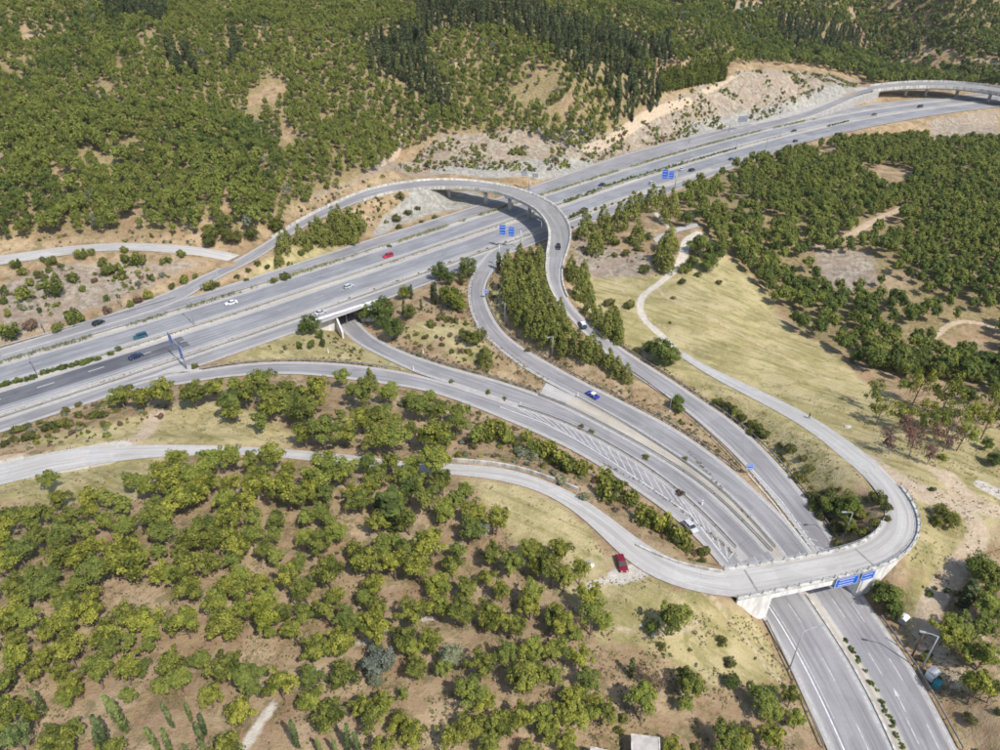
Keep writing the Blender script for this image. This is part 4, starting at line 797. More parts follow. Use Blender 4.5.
trees(400, 600, 5, [(250,270,60)], m='grey'); trees(400, 600, 5, [(960,80,62)], 'tall')
trees(600, 600, 5, [(350,90,80),(20,90,50),(440,430,65),(430,380,45),(490,440,40),(430,510,40),(215,520,85),(620,680,75),(720,670,60),(830,470,80),(870,540,60),(960,480,50),(990,590,50),(860,690,70),(20,560,60),(370,730,50)])
trees(600, 600, 5, [(265,130,40),(660,405,42)], 'broad'); trees(600, 600, 5, [(120,590,32),(310,230,28),(320,275,15),(610,205,33),(655,310,38),(95,650,30),(480,735,30)], 'shrub')
trees(600, 600, 5, [(300,420,42),(200,370,38)], 'dead', 'brown')
trees(280, 350, 5, [(190,190,65),(110,220,50),(20,200,60),(20,260,50),(130,310,70),(60,310,40),(310,130,42),(430,220,70),(540,190,60),(690,270,70),(750,230,35),(800,290,60),(400,320,75),(500,340,60),(210,400,80),(330,400,70),(120,410,60),(560,420,80),(480,440,70),(640,400,50),(770,430,80),(890,300,50),(980,420,40)])
trees(280, 350, 5, [(450,140,40)], 'cone'); trees(280, 350, 5, [(620,260,35),(930,370,38)], 'shrub', 'grey')
trees(180, 340, 4.545, [(60,220,60),(160,220,50),(220,280,60),(290,240,60),(380,180,60),(420,250,75),(400,310,50),(365,360,42),(240,310,50),(470,270,50)])
trees(0, 340, 5, [(600,270,55),(690,270,60),(830,270,65),(770,260,40),(960,260,65),(85,345,45)]); trees(0, 340, 5, [(560,300,30),(975,130,22),(640,240,30)], 'shrub')
# bank and scrub strips on the left
trees(0, 230, 5, [(75,170,30),(110,205,28),(115,315,48),(20,300,30),(10,350,25),(265,290,58),(360,235,36),(415,290,20),(365,430,52),(45,505,55),(35,415,25),(320,100,35),(400,120,35),(255,150,35),(505,80,28),(510,155,32),(540,200,40),(590,185,25),(690,145,40),(625,140,30),(620,95,22),(800,85,28),(905,115,25),(810,155,20),(840,150,20),(530,340,20),(650,370,22),(570,400,32),(285,485,35),(740,320,30),(920,245,28),(975,230,15),(860,280,20),(215,145,20),(455,110,22)], 'shrub', 'cone', hk=(1.4, .2))
trees(0, 230, 5, [(150,470,40),(530,400,30),(690,350,30),(470,250,20)], 'shrub', 'brown')
trees(0, 380, 5, [(50,215,45),(90,240,40),(140,280,38),(25,315,28),(170,190,25),(220,160,25),(240,230,40),(300,210,40),(325,150,30),(390,170,30),(390,120,20),(475,85,35),(470,170,30),(510,170,30),(515,215,22),(340,215,30),(440,180,20),(70,290,26)], 'shrub')
# right side wood
trees(850, 350, 6.667, [(210,390,60),(175,290,55),(380,240,50),(460,250,60),(370,400,60),(520,380,60),(520,480,50),(660,290,90),(700,450,80),(760,560,60),(930,470,70),(950,360,80),(990,310,60),(830,430,60),(600,470,50)], 'tall')
trees(850, 350, 6.667, [(810,300,60),(920,625,50),(985,720,60)], 'broad'); trees(850, 350, 6.667, [(620,710,35)], 'shrub', 'bright')
trees(850, 350, 6.667, [(350,490,50),(430,620,70),(420,560,50),(570,550,50),(650,600,60),(290,620,60),(540,700,50)], 'dead')
trees(850, 350, 6.667, [(160,80,50),(230,70,60),(300,70,60),(370,100,50),(40,40,50)], 'broad'); trees(850, 350, 6.667, [(470,100,50),(440,60,45)], 'broad', 'bright'); trees(850, 350, 6.667, [(560,130,60),(640,140,55),(700,170,40)], 'broad', 'shrub')
trees(850, 350, 6.667, [(800,110,80),(900,90,90),(960,140,60),(760,40,80),(850,170,50)], 'broad')
trees(840, 560, 3.95, [(190,160,62),(165,110,40),(215,200,40)], 'broad')
trees(840, 560, 3.95, [(600,100,60),(590,170,60),(430,270,60),(480,250,60),(560,250,60),(620,210,50),(510,350,50),(570,380,50),(540,510,60),(610,520,40)])
trees(840, 560, 3.95, [(560,30,65),(540,20,50)], 'broad'); trees(840, 560, 3.95, [(515,630,30),(340,390,25),(380,470,25),(630,600,20),(350,370,18)], 'shrub')
trees(840, 480, 6.25, [(640,190,55),(700,250,60),(620,250,45)], 'broad', 'shrub'); trees(840, 480, 6.25, [(580,55,25)], 'shrub')
trees(740, 430, 5.77, [(130,20,45),(290,105,40),(360,160,30),(400,220,35),(345,270,45),(430,380,50),(430,440,40),(530,350,35),(700,480,50),(560,560,50),(470,490,40),(800,390,60),(850,440,40),(780,530,40),(850,510,30),(700,590,50),(560,650,30),(230,90,25),(60,10,30)], 'shrub')
trees(740, 430, 5.77, [(520,430,70),(650,430,80),(590,470,60)], 'broad'); trees(740, 430, 5.77, [(640,550,45)], 'broad', 'bright')
trees(660, 350, 2.94, [(170,150,20),(195,165,22),(220,180,22),(245,200,20),(270,215,18),(290,225,15),(300,240,18),(390,290,16)], 'shrub')
trees(560, 170, 5, [(130,270,50),(180,350,50),(220,230,40),(240,300,50),(300,230,50),(360,180,50),(400,160,35),(460,140,50),(510,130,35),(560,190,60),(390,310,45),(550,340,55),(520,400,50),(540,450,45)], 'cone')
trees(560, 170, 5, [(280,360,28),(330,410,28),(390,390,25),(440,330,30),(275,420,20),(425,490,35),(620,490,35),(615,555,25),(690,520,22),(795,560,18),(245,660,32),(345,670,35),(565,635,15),(345,350,25),(80,340,18),(60,285,12)], 'shrub')
trees(560, 170, 5, [(630,240,40),(700,370,60),(780,400,60),(740,460,50),(660,460,40)], 'broad')
trees(560, 260, 6.25, [(90,80,50),(70,30,45),(150,60,45),(130,170,60),(180,200,50),(190,280,50),(240,350,50),(330,330,60),(300,410,55),(350,400,60),(370,470,40),(160,120,40)], 'cone')
trees(560, 260, 6.25, [(640,560,90),(560,540,50),(700,600,60)], 'broad'); trees(560, 260, 6.25, [(300,265,32),(430,280,35),(690,390,12),(480,560,30)], 'shrub')
trees(440, 240, 6.25, [(420,130,50),(500,90,50),(560,110,50),(620,90,45),(430,200,60),(500,190,60),(560,190,60),(620,170,45),(430,280,60),(500,270,60),(580,260,60),(620,240,40),(450,350,55),(520,350,60),(600,330,60),(650,300,50),(470,420,50),(540,420,55),(610,400,60),(680,370,50),(500,470,50),(570,470,60),(640,470,60),(710,440,60),(750,420,45),(560,540,50),(620,540,60),(690,530,60),(760,510,60),(660,600,50),(730,600,60),(800,570,60),(770,660,50),(860,640,60),(920,680,60),(950,640,50),(990,700,50),(1060,740,50),(1110,790,50),(1170,830,45)], 'cone')
trees(440, 240, 6.25, [(690,70,45)], 'broad', 'grey'); trees(440, 240, 6.25, [(545,685,22),(330,350,20),(310,320,16)], 'shrub')
trees(340, 240, 6.25, [(210,360,80),(250,430,90),(170,450,60),(340,540,80),(260,500,50),(620,190,60),(680,230,50),(790,160,70),(850,100,55),(820,190,40),(650,150,35)], 'broad')
trees(340, 240, 6.25, [(400,320,45),(700,350,80),(740,400,55)], 'broad', 'bright'); trees(340, 240, 6.25, [(430,440,50),(760,240,40),(650,330,40),(840,610,50),(880,580,40),(910,700,45),(780,590,45)], 'broad', 'shrub')
trees(340, 240, 6.25, [(570,520,40),(630,480,32),(680,490,25),(720,500,25),(540,600,22),(640,650,20),(800,690,25),(700,690,22),(780,520,22),(480,580,20),(600,600,18),(560,660,20),(740,640,20),(430,600,20)], 'shrub')
trees(340, 240, 6.25, [(690,590,22),(760,690,22),(520,610,20),(640,610,20)], 'shrub', 'brown')
trees(300, 280, 6.25, [(60,270,70),(20,300,40)], 'broad'); trees(300, 280, 6.25, [(70,400,28),(120,340,30),(140,390,25),(0,410,22),(945,630,15),(745,465,15)], 'shrub', 'dark', hk=(1.8, .2))
trees(200, 180, 6.25, [(510,390,50),(540,350,35),(670,390,35),(620,340,45),(690,330,50),(750,320,60),(790,340,50),(730,280,40),(830,230,45),(830,310,50),(880,280,50),(930,260,60),(950,330,50),(990,250,50),(900,340,40),(490,480,35)], 'cone')
trees(200, 180, 6.25, [(480,270,55)], 'broad', 'bright'); trees(200, 180, 6.25, [(410,150,45),(430,100,30)], 'broad', 'bright'); trees(200, 180, 6.25, [(60,330,55),(60,370,50),(170,350,45),(230,350,50),(320,330,50),(130,300,40)], 'broad', 'shrub'); trees(200, 180, 6.25, [(80,290,35),(160,310,30)], 'shrub', 'grey')
trees(200, 180, 6.25, [(630,450,28),(50,660,50),(100,650,25),(530,600,40),(460,625,28),(230,600,22),(300,560,22),(360,520,25),(420,540,22),(480,530,22),(560,520,20),(290,620,18)], 'shrub')
trees(330, 170, 6.25, [(50,270,40),(30,330,50),(120,300,50),(150,340,50),(130,370,50),(60,390,50)], 'cone'); trees(330, 170, 6.25, [(410,300,40),(490,260,30),(430,350,25),(550,235,20),(270,500,25),(370,470,18),(350,320,16),(440,160,35),(650,290,20),(570,320,18),(300,240,18),(200,260,18),(190,220,18),(320,210,18)], 'shrub')
trees(480, 400, 4.166, [(60,120,50),(10,140,50),(110,150,45),(195,150,30),(230,200,45),(280,200,45),(330,240,50),(370,270,45),(430,280,40),(520,320,45),(540,370,60),(620,400,45),(690,480,55),(750,510,55),(820,560,60),(860,600,40)], 'shrub', 'pine', hk=(1.5, .3))
trees(480, 400, 4.166, [(160,180,30),(930,630,35),(600,350,20),(420,110,16),(465,130,16),(855,245,15),(690,235,18)], 'shrub'); trees(480, 400, 4.166, [(340,330,32),(180,215,35),(430,400,25),(220,235,28),(160,205,28)], 'shrub', 'grey')
trees(480, 400, 4.166, [(560,180,28)], 'shrub', 'bright'); trees(480, 400, 4.166, [(835,385,20)], 'shrub', 'brown')
trees(400, 340, 6.25, [(535,110,50)], 'cone'); trees(400, 340, 6.25, [(550,325,22),(655,365,20),(325,255,18),(110,90,14)], 'shrub')
trees(640, 370, 5, [(180,155,40),(200,190,25)], 'broad')    # tree between the two roads above the sign
# cypresses traced tip -> foot
def cyps(ox, oy, s, pts, m='cyp', rr_=.10):
    for a, b, c_, d_ in pts:
        tx, ty, bx, by = ox + a / s, oy + b / s, ox + c_ / s, oy + d_ / s; g = hit([(bx, by)])[0]; D = proj(*g)[2]
        hs = np.arange(2, 16, .25); _, yy_, _ = proj(np.full(len(hs), g[0]), np.full(len(hs), g[1]), g[2] + hs); H = float(hs[np.argmin(np.abs(yy_ - ty))]); TREES.append((g[0], g[1], g[2], H * rr_ / .165, H, 'cypress', m))
cyps(0, 600, 5, [(170,430,235,560),(440,550,560,745),(490,430,640,660),(790,510,870,640),(910,510,960,610),(430,650,500,770),(740,620,800,765),(790,640,860,770),(980,600,1020,730),(1010,690,1050,800),(925,700,960,800)], 'cyp_pale', .062)
cyps(200, 600, 5, [(440,580,490,740),(0,560,30,680),(700,630,740,770),(770,630,800,770),(650,690,690,790),(560,690,610,790)], 'cyp_pale', .062)
cyps(850, 350, 6.667, [(415,20,355,180)]); cyps(840, 560, 3.95, [(520,75,480,190)], 'cyp', .16); cyps(600, 600, 5, [(155,290,150,385)], 'cyp', .1); cyps(340, 240, 6.25, [(390,360,395,470),(442,270,448,370),(505,360,508,440),(590,250,590,400),(600,250,575,380)], 'cyp', .10); cyps(440, 240, 6.25, [(372,60,368,185)], 'cyp', .12)
cyps(400, 450, 5, [(470,0,470,1)] if False else []); cyps(200, 450, 5, [(900,210,900,310),(975,190,980,390)], 'dark', .2)
LISTED = len(TREES)
WOOD = [[(-20,520),(40,500),(95,505),(160,470),(190,445),(300,470),(440,480),(500,520),(520,545),(600,580),(590,640),(560,700),(600,750),(-20,770)],[(200,385),(420,395),(470,420),(440,455),(300,445),(290,420),(200,398)]]
GAPS = [[(5,575),(40,550),(42,562),(10,590)],[(82,545),(95,520),(108,535),(95,550)],[(105,600),(125,580),(170,585),(175,605),(120,610)],[(20,680),(50,670),(60,690),(30,705)],[(130,650),(200,635),(290,620),(305,655),(290,680),(240,670),(130,658)],[(40,705),(95,690),(140,680),(200,690),(240,700),(285,700),(290,750),(60,750)],[(245,495),(270,495),(265,522),(250,515)],[(283,530),(310,530),(318,565),(290,562)],[(345,515),(362,515),(358,540),(345,535)],[(335,585),(350,575),(355,600),(338,598)],[(360,625),(395,612),(395,632),(362,645)],[(425,625),(490,628),(488,650),(440,648)],[(440,500),(520,520),(500,560),(475,545)],[(400,690),(450,705),(470,750),(420,735),(395,715)],[(520,570),(560,590),(600,610),(590,625),(540,600)],[(470,565),(485,560),(482,590),(465,590)],[(330,670),(345,665),(352,690),(330,692)],[(165,520),(180,510),(188,530),(170,535)],[(325,395),(360,395),(355,415),(328,412)],[(400,445),(422,440),(420,460),(402,460)]]
g7 = np.random.default_rng(21); A7 = np.array([(t[0], t[1], t[3]) for t in TREES])
cand = g7.uniform((-15, 385), (605, 765), (5000, 2)); cin = np.zeros(5000, bool); cg = np.zeros(5000, bool)
for P_ in WOOD: cin |= inpoly(cand[:, 0], cand[:, 1], P_)
for P_ in GAPS: cg |= inpoly(cand[:, 0], cand[:, 1], P_)
cand = cand[cin & ~cg][:1500]; hp = hit(cand, 2.0); A7 = list(map(tuple, A7)); nadd = 0
RDC = [ROADS['country_road'], ROADS['access_road_west']]
for p_ in hp:
    Rn = 1.9 + 1.9 * g7.random(); B7 = np.array(A7)
    if (np.hypot(B7[:, 0] - p_[0], B7[:, 1] - p_[1]) < .60 * (B7[:, 2] + Rn)).any(): continue
    if min(sdseg(p_[:1], p_[1:2], r7['c'])[0][0] - r7['hw'].mean() for r7 in RDC) < 2.2: continue
    A7.append((p_[0], p_[1], Rn)); TREES.append((p_[0], p_[1], p_[2], Rn, 1.45 * Rn + 1.5, 'pine', 'pine')); nadd += 1
print('fill-in pines', nadd)
# random woods
RD = [(r_['c'], r_['hw']) for k_, r_ in ROADS.items()]
def road_clear(x, y, margin):
    ok = np.ones(len(x), bool)
    for c_, h_ in RD:
        m_ = (x > c_[:, 0].min() - 15) & (x < c_[:, 0].max() + 15) & (y > c_[:, 1].min() - 15) & (y < c_[:, 1].max() + 15)
        if m_.any():
            d, par = sdseg(x[m_], y[m_], c_[::2] if len(c_) > 20 else c_); ok[m_] &= d > h_.mean() + margin
    s_, t_ = st(np.c_[x, y]); ok &= ~((t_ > -17.5 - margin) & (t_ < 22.5 + margin) & (s_ < 480)); ok &= ~((t_ > 20) & (t_ < 30 + margin) & (s_ > 30) & (s_ < 320)); return ok
def pxin(px, py, polys):
    m_ = np.zeros(len(px), bool)
    for P in polys: m_ |= inpoly(px, py, P)
    return m_
def scatter(x0, x1, y0, y1, sp, seed):
    g = np.random.default_rng(seed); a = np.arange(x0, x1, sp); b = np.arange(y0, y1, sp * .87); X, Y = np.meshgrid(a, b); X = X + (np.arange(len(b)) % 2)[:, None] * sp / 2
    X = X + g.uniform(-.42, .42, X.shape) * sp; Y = Y + g.uniform(-.42, .42, X.shape) * sp; return X.ravel(), Y.ravel()
def visible_land(x, y, h):
    px, py, D = proj(x, y, gz(x, y) + h); return px, py, (D > 0) & (px > -60) & (px < 1060) & (py > -30) & (py < 800)
gg = np.random.default_rng(77)
x, y = scatter(-420, 640, 215, 800, 3.65, 1); z = gz(x, y); px, py, v_ = visible_land(x, y, 2.); dens = fbm(x / 22, y / 22, 40, 3); up_right = px > 640 + (130 - py) * .3
ok = v_ & pxin(px, py, HILL) & (~pxin(px, py, BARE) | (gg.random(len(x)) < .22)) & road_clear(x, y, 3) & ((dens > .24 + .015 * (px > 400) * (py > 60) * (px < 700)) | (gg.random(len(x)) < .15)) ; incyp = pxin(px, py, CYPB); okp = ok & ~incyp
dist = np.hypot(x, y); big_tree = 1 + .35 * sst(500, 640, dist) + .3 * ((px < 260) & (py > 110))
for a, b, c_, d_, e in zip(x[okp], y[okp], z[okp], (fbm(x / 35, y / 35, 61, 3)[okp]), big_tree[okp]):
    Rw = (1.3 + 1.5 * gg.random() ** 1.4) * e; k_ = 'dark' if (d_ + gg.normal() * .05 > .56) else 'pine'; k_ = 'cone' if gg.random() < .1 else k_
    if a > 120 and b > 480 and gg.random() < .6: k_ = 'dark'
    if gg.random() < .012: k_ = 'grey'
    TREES.append((a, b, c_, Rw, 2.0 * Rw + 1.6 + 1.2 * gg.random(), 'tall' if gg.random() < .3 else 'pine', k_))
x, y = scatter(-300, 560, 300, 760, 3.9, 2); z = gz(x, y); px, py, v_ = visible_land(x, y, 3.); ok = v_ & pxin(px, py, CYPB) & (gg.random(len(x)) < .85)
for a, b, c_ in zip(x[ok], y[ok], z[ok]): H = 7 + 5 * gg.random(); TREES.append((a, b, c_, H * .11 / .165, H, 'cypress', 'cyp'))
for a, b, c_ in hit([(660 + 3.2 * i + (j_ % 2) * 1.5, 93 - i * .62 - j_ * 4.0) for i in range(21) for j_ in range(5)]): H = 4.5 + 2 * gg.random(); TREES.append((a, b, c_, H * .2 / .165, H, 'cypress', 'bright'))
x, y = scatter(60, 560, 150, 560, 4.0, 3); z = gz(x, y); px, py, v_ = visible_land(x, y, 2.); dens = fbm(x / 16, y / 16, 140, 3)
ok = v_ & pxin(px, py, SEW) & ~pxin(px, py, SEB) & road_clear(x, y, 1.) & ((dens > .33) | (gg.random(len(x)) < .25))
for a, b, c_, p_, q_ in zip(x[ok], y[ok], z[ok], px[ok], py[ok]):
    Rw = 1.8 + 1.4 * gg.random(); dk = gg.random() < (.6 if q_ > 270 else .2); TREES.append((a, b, c_, Rw, 1.8 * Rw + 1.6 + gg.random(), 'pine', 'dark' if dk else ('cone' if gg.random() < .3 else 'pine')))
# scrub: banks, cuttings, verges
def scrub(polys, x0, x1, y0, y1, sp, seed, prob, r0, r1, ms, clear=.8):
    x, y = scatter(x0, x1, y0, y1, sp, seed); z = gz(x, y); px, py, v_ = visible_land(x, y, .3); ok = v_ & pxin(px, py, polys) & (fbm(x / (9 if seed == 5 else 7), y / (9 if seed == 5 else 7), seed + 30, 3) > 1 - prob) & road_clear(x, y, clear)
    for a, b, c_ in zip(x[ok], y[ok], z[ok]): Rw = r0 + (r1 - r0) * gg.random() ** 1.5; TREES.append((a, b, c_, Rw, 1.1 * Rw + .1, 'shrub', ms[gg.integers(len(ms))]))
scrub([ROCK[1], ROCK[0]], -220, 420, 180, 520, 2.1, 5, .56, .35, 1.7, ['shrub', 'shrub', 'brown', 'grey', 'pine', 'pine', 'cone'])
scrub([[(370,340),(400,310),(465,290),(490,345),(520,370),(540,395),(470,372)],[(480,280),(505,285),(525,320),(565,352),(640,395),(700,425),(745,468),(600,392),(520,345),(490,325)],[(225,362),(262,345),(330,335),(400,366),(330,360)]], -110, 60, 110, 240, 2.0, 6, .60, .3, .8, ['shrub', 'brown', 'grey', 'shrub'])
scrub([[(560,585),(640,575),(730,605),(770,640),(800,720),(790,750),(560,750),(540,640)]], 0, 50, 50, 100, 3, 16, .42, .2, .5, ['brown', 'shrub', 'grey'])
scrub([[(0,420),(110,395),(170,405),(150,440),(0,450)],[(250,245),(262,228),(300,203),(345,183),(400,165),(440,150),(445,170),(400,176),(350,192),(300,218),(268,236)],[(330,215),(375,196),(412,190),(385,215),(365,240),(340,235)],[(0,238),(120,230),(225,238),(232,246),(120,242),(0,252)],[(450,420),(480,408),(560,450),(640,495),(720,560),(700,566),(600,505),(520,465),(440,455)]], -230, 60, 80, 360, 2.4, 8, .56, .4, 1.1, ['shrub', 'brown', 'grey', 'pine'])
scrub([[(570,235),(655,240),(660,275),(610,280),(572,268)],[(740,420),(800,470),(870,500),(880,540),(845,550),(790,490),(735,430)],[(900,590),(960,560),(1000,560),(1000,750),(960,750),(930,690),(895,630)]], 10, 110, 55, 260, 2.6, 9, .5, .35, .9, ['shrub', 'brown', 'dark', 'grey'])
# hedge lines of shrubs beside the motorway
def rowshrubs(P, sp, r0, r1, m, prob=1.):
    for p in resample(np.asarray(P, float), sp):
        if gg.random() < prob: Rw = r0 + (r1 - r0) * gg.random(); TREES.append((p[0] + gg.normal() * .15, p[1] + gg.normal() * .15, p[2] - .1, Rw, Rw * 1.25, 'shrub', m))
rowshrubs(wpoly([(-20,392,0),(32,379,0)]), 1.2, .95, 1.25, 'dark'); rowshrubs(wpoly([(44,373.5,0),(70,368,0),(98,359.5,0)]), 1.2, 1.0, 1.3, 'dark'); rowshrubs(wpoly([(110.5,355,0),(119,350,0)]), 2.8, 1.15, 1.25, 'dark')
rowshrubs(wpoly([(566,202,0),(601,189.6,0)]), 1.4, 1.0, 1.3, 'dark'); rowshrubs(wpoly([(606,187,0),(687,162.5,0)]), 1.5, .9, 1.3, 'dark'); rowshrubs(wpoly([(690,161.5,0),(735,149,0)]), 2, .7, 1., 'dark'); rowshrubs(wpoly([(828,126.5,0),(848,121.5,0)]), 2, .8, 1., 'dark')
rowshrubs(wpoly([(570,218,0),(582,213,0)]), 2.2, 1.2, 1.6, 'shrub'); rowshrubs(wpoly([(596,210,0),(640,196,0)]), 3.2, .8, 1.3, 'shrub', .8)
rowshrubs(mpoly(-92, 20, -14.6), 4.5, .4, .8, 'shrub', .5); rowshrubs(wpoly([(846,640,.15),(862,665,.15),(878,690,.15),(892,722,.15),(903,750,.15)]), .8, .45, .6, 'dark', .85)
ROWS = [(-260, -110, 13.2, .9), (-110, -95, 13.2, .3), (-95, -72, 13.2, .95), (-72, -50, 13.2, .3), (-45, 250, 13.2, .85)]
NEARSCRUB = len(TREES)
TR = np.array([(t[0], t[1], t[2], t[3], t[4]) for t in TREES])
# keep listed plants out of the roadways (move nothing, drop what would stand in a lane)
okr = np.ones(len(TREES), bool)
for n_ in ('motorway_road_north', 'motorway_road_south', 'connecting_road_east', 'underpass_road', 'main_road_east', 'main_road_west', 'service_road_north', 'country_road', 'overpass_road', 'concrete_lane', 'access_road_west', 'loop_ramp_road', 'service_road_south', 'hillside_road'):
    c_, h_ = ROADS[n_]['c'], ROADS[n_]['hw']; m_ = (TR[:, 0] > c_[:, 0].min() - 12) & (TR[:, 0] < c_[:, 0].max() + 12) & (TR[:, 1] > c_[:, 1].min() - 12) & (TR[:, 1] < c_[:, 1].max() + 12)
    d, par = sdseg(TR[m_, 0], TR[m_, 1], c_); hh = np.interp(par, np.arange(len(c_)), h_); k_ = np.where(m_)[0]; small = TR[k_, 3] < 1.3
    okr[k_[(d < hh - .4) & ~small]] = False
TREES = [t for t, k_ in zip(TREES, okr) if k_]

# ---------------------------------------------------------------- vegetation: the largest as individuals, the rest as masses
MARKS = [(622, 562, 'the parked red car'), (240, 740, 'the pale footpath in the lower wood'), (40, 520, 'the country road at its western end'), (120, 620, 'the western part of the lower wood'), (110, 720, 'the row of pale cypresses'),
 (300, 540, 'the middle of the lower wood'), (420, 520, 'the bend of the country road'), (380, 655, 'the track between the lower trees'), (500, 690, 'the eastern part of the lower wood'), (645, 740, 'the small grey roofed shed'), (745, 610, 'the western abutment of the overpass'),
 (790, 700, 'the lower dual carriageway'), (225, 395, 'the access road above the small meadow'), (400, 410, 'the curving access road'), (330, 620, 'the reddish clearing in the lower wood'), (480, 600, 'the dry meadow inside the bend'), (200, 540, 'the slope below the country road'),
 (570, 440, 'the scrub strip below the access road'), (660, 500, 'the silver car on the access road'), (345, 318, 'the underpass portal'), (450, 290, 'the service road near the connecting curve'), (440, 345, 'the scrub by the underpass road'), (480, 350, 'the connecting curve'),
 (530, 290, 'the inner end of the flyover'), (600, 350, 'the pine strip between the ramps'), (585, 300, 'the outer edge of the ramp'), (660, 350, 'the narrow grassy path'), (590, 230, 'the brown bank east of the flyover'), (665, 235, 'the short concrete lane'), (700, 260, 'the top of the grass field'),
 (330, 225, 'the flyover embankment in the west'), (240, 240, 'the junction of the hillside road'), (100, 260, 'the hillside road'), (60, 300, 'the stony bank above the service road'), (40, 420, 'the southern service road'), (90, 365, 'the motorway median in the west'), (640, 178, 'the median beyond the flyover'), (840, 124, 'the median near the distant bridge'),
 (800, 480, 'the bank inside the overpass curve'), (770, 430, 'the dry verge of the loop ramp'), (885, 600, 'the eastern overpass wall'), (950, 640, 'the dirt track below the overpass'), (870, 400, 'the grass field at its lower corner'), (930, 410, 'the bare trunked pines'), (915, 440, 'the dying purplish trees'), (850, 365, 'the hedgerow below the field'),
 (980, 500, 'the pale gravel patch'), (720, 210, 'the upper edge of the eastern wood'), (800, 200, 'the motorway edge of the eastern wood'), (900, 210, 'the middle of the eastern wood'), (800, 290, 'the field edge of the eastern wood'), (930, 320, 'the lower eastern wood'), (880, 645, 'the median below the overpass'),
 (650, 130, 'the dirt track above the cutting'), (450, 150, 'the rocky cutting above the flyover'), (600, 80, 'the hilltop cypress plantation'), (400, 70, 'the dark cypress belt on the slope'), (200, 100, 'the wooded hillside'), (690, 85, 'the clearing above the cliff'), (760, 100, 'the pale rock face')]
MK = np.array([(m_[0], m_[1]) for m_ in MARKS], float)
CLS = {'pine': 'pine', 'tall': 'pine', 'cone': 'pine', 'broad': 'broad', 'shrub': 'shrub', 'cypress': 'cypress', 'dead': 'dead'}
NAMES = {'pine': ('pine_tree', 'pine', 'pines'), 'broad': ('broadleaf_tree', 'broadleaf tree', 'broadleaf trees'), 'shrub': ('shrub', 'shrub', 'shrubs'), 'cypress': ('cypress_tree', 'cypress', 'cypresses'), 'dead': ('dying_tree', 'dying tree', 'dying trees')}
COLW = {'pine': 'olive green', 'cone': 'fresh green', 'dark': 'dark green', 'bright': 'yellowish green', 'shrub': 'dull green', 'grey': 'grey green', 'brown': 'dry brown', 'purple': 'dry purplish', 'cyp': 'dark green', 'cyp_pale': 'pale green'}
SHW = {'pine': 'rounded', 'tall': 'bare-stemmed', 'cone': 'pointed', 'broad': 'dense', 'shrub': 'low', 'cypress': 'slender', 'dead': 'thin'}
TA = np.array([(t[0], t[1], t[2], t[3], t[4]) for t in TREES]); ppx, ppy, pD = proj(TA[:, 0], TA[:, 1], TA[:, 2] + TA[:, 4] * .5); size_ = TA[:, 3] * np.sqrt(TA[:, 4] / np.maximum(TA[:, 3], .1)) / pD
inframe = (ppx > -12) & (ppx < 1012) & (ppy > -12) & (ppy < 775)
cls = np.array([CLS[t[5]] for t in TREES]); used = np.zeros(len(TREES), bool); entries = []
for c_ in ('pine', 'broad', 'shrub', 'cypress', 'dead'):
    k_ = np.where((cls == c_) & inframe)[0]; k_ = k_[np.argsort(-size_[k_])][:300]; used[k_] = True; entries += list(k_)
SZ = ('small', '', 'large'); MEDR = {c_: float(np.median([TA[i, 3] for i in entries if cls[i] == c_] or [1])) for c_ in set(cls)}
keys = {}
for i in entries:
    t = TREES[i]; md = int(np.argmin(np.hypot(MK[:, 0] - ppx[i], MK[:, 1] - ppy[i]))); mr = MEDR[cls[i]]; keys.setdefault((cls[i], t[5], t[6], md, 0 if TA[i, 3] < .85 * mr else (2 if TA[i, 3] > 1.15 * mr else 1)), []).append(i)
lab = {}; ORD = 'first second third fourth fifth sixth seventh eighth ninth tenth eleventh twelfth'.split()
for (c_, kd, mt, md, i_sz), ids in keys.items():
    nm, one, many = NAMES[c_]; szw = SZ[i_sz]; base = ('%s %s %s %s' % (szw, SHW[kd], COLW[mt], one)).strip(); where = MARKS[md][2]; grp = ('%s %s %s %s by %s' % (szw, SHW[kd], COLW[mt], many, where)).strip()
    dd = [math.hypot(MK[md, 0] - ppx[i], MK[md, 1] - ppy[i]) for i in ids]; big = [TA[i, 3] for i in ids]
    if len(ids) == 1: lab[ids[0]] = ('only %s by %s' % (base, where), grp); continue
    a = ids[int(np.argmin(dd))]; rest = [i for i in ids if i != a]; b = rest[int(np.argmax([TA[i, 3] for i in rest]))] if len(rest) > 1 else None
    order = sorted(ids, key=lambda i: math.hypot(MK[md, 0] - ppx[i], MK[md, 1] - ppy[i]))
    for r_i, i in enumerate(order): lab[i] = ('%s by %s' % (base, where), grp) if r_i >= len(ORD) or md in (58, 59) else ('%s closest %s to %s' % (ORD[r_i], base, where), grp)
    lab[a] = ('%s closest to %s' % (base, where), grp)
    if b is not None: lab[b] = ('widest %s by %s' % (base, where), grp)
NV = {'pine': 10, 'tall': 4, 'cone': 5, 'broad': 5, 'shrub': 6, 'cypress': 3, 'dead': 3}
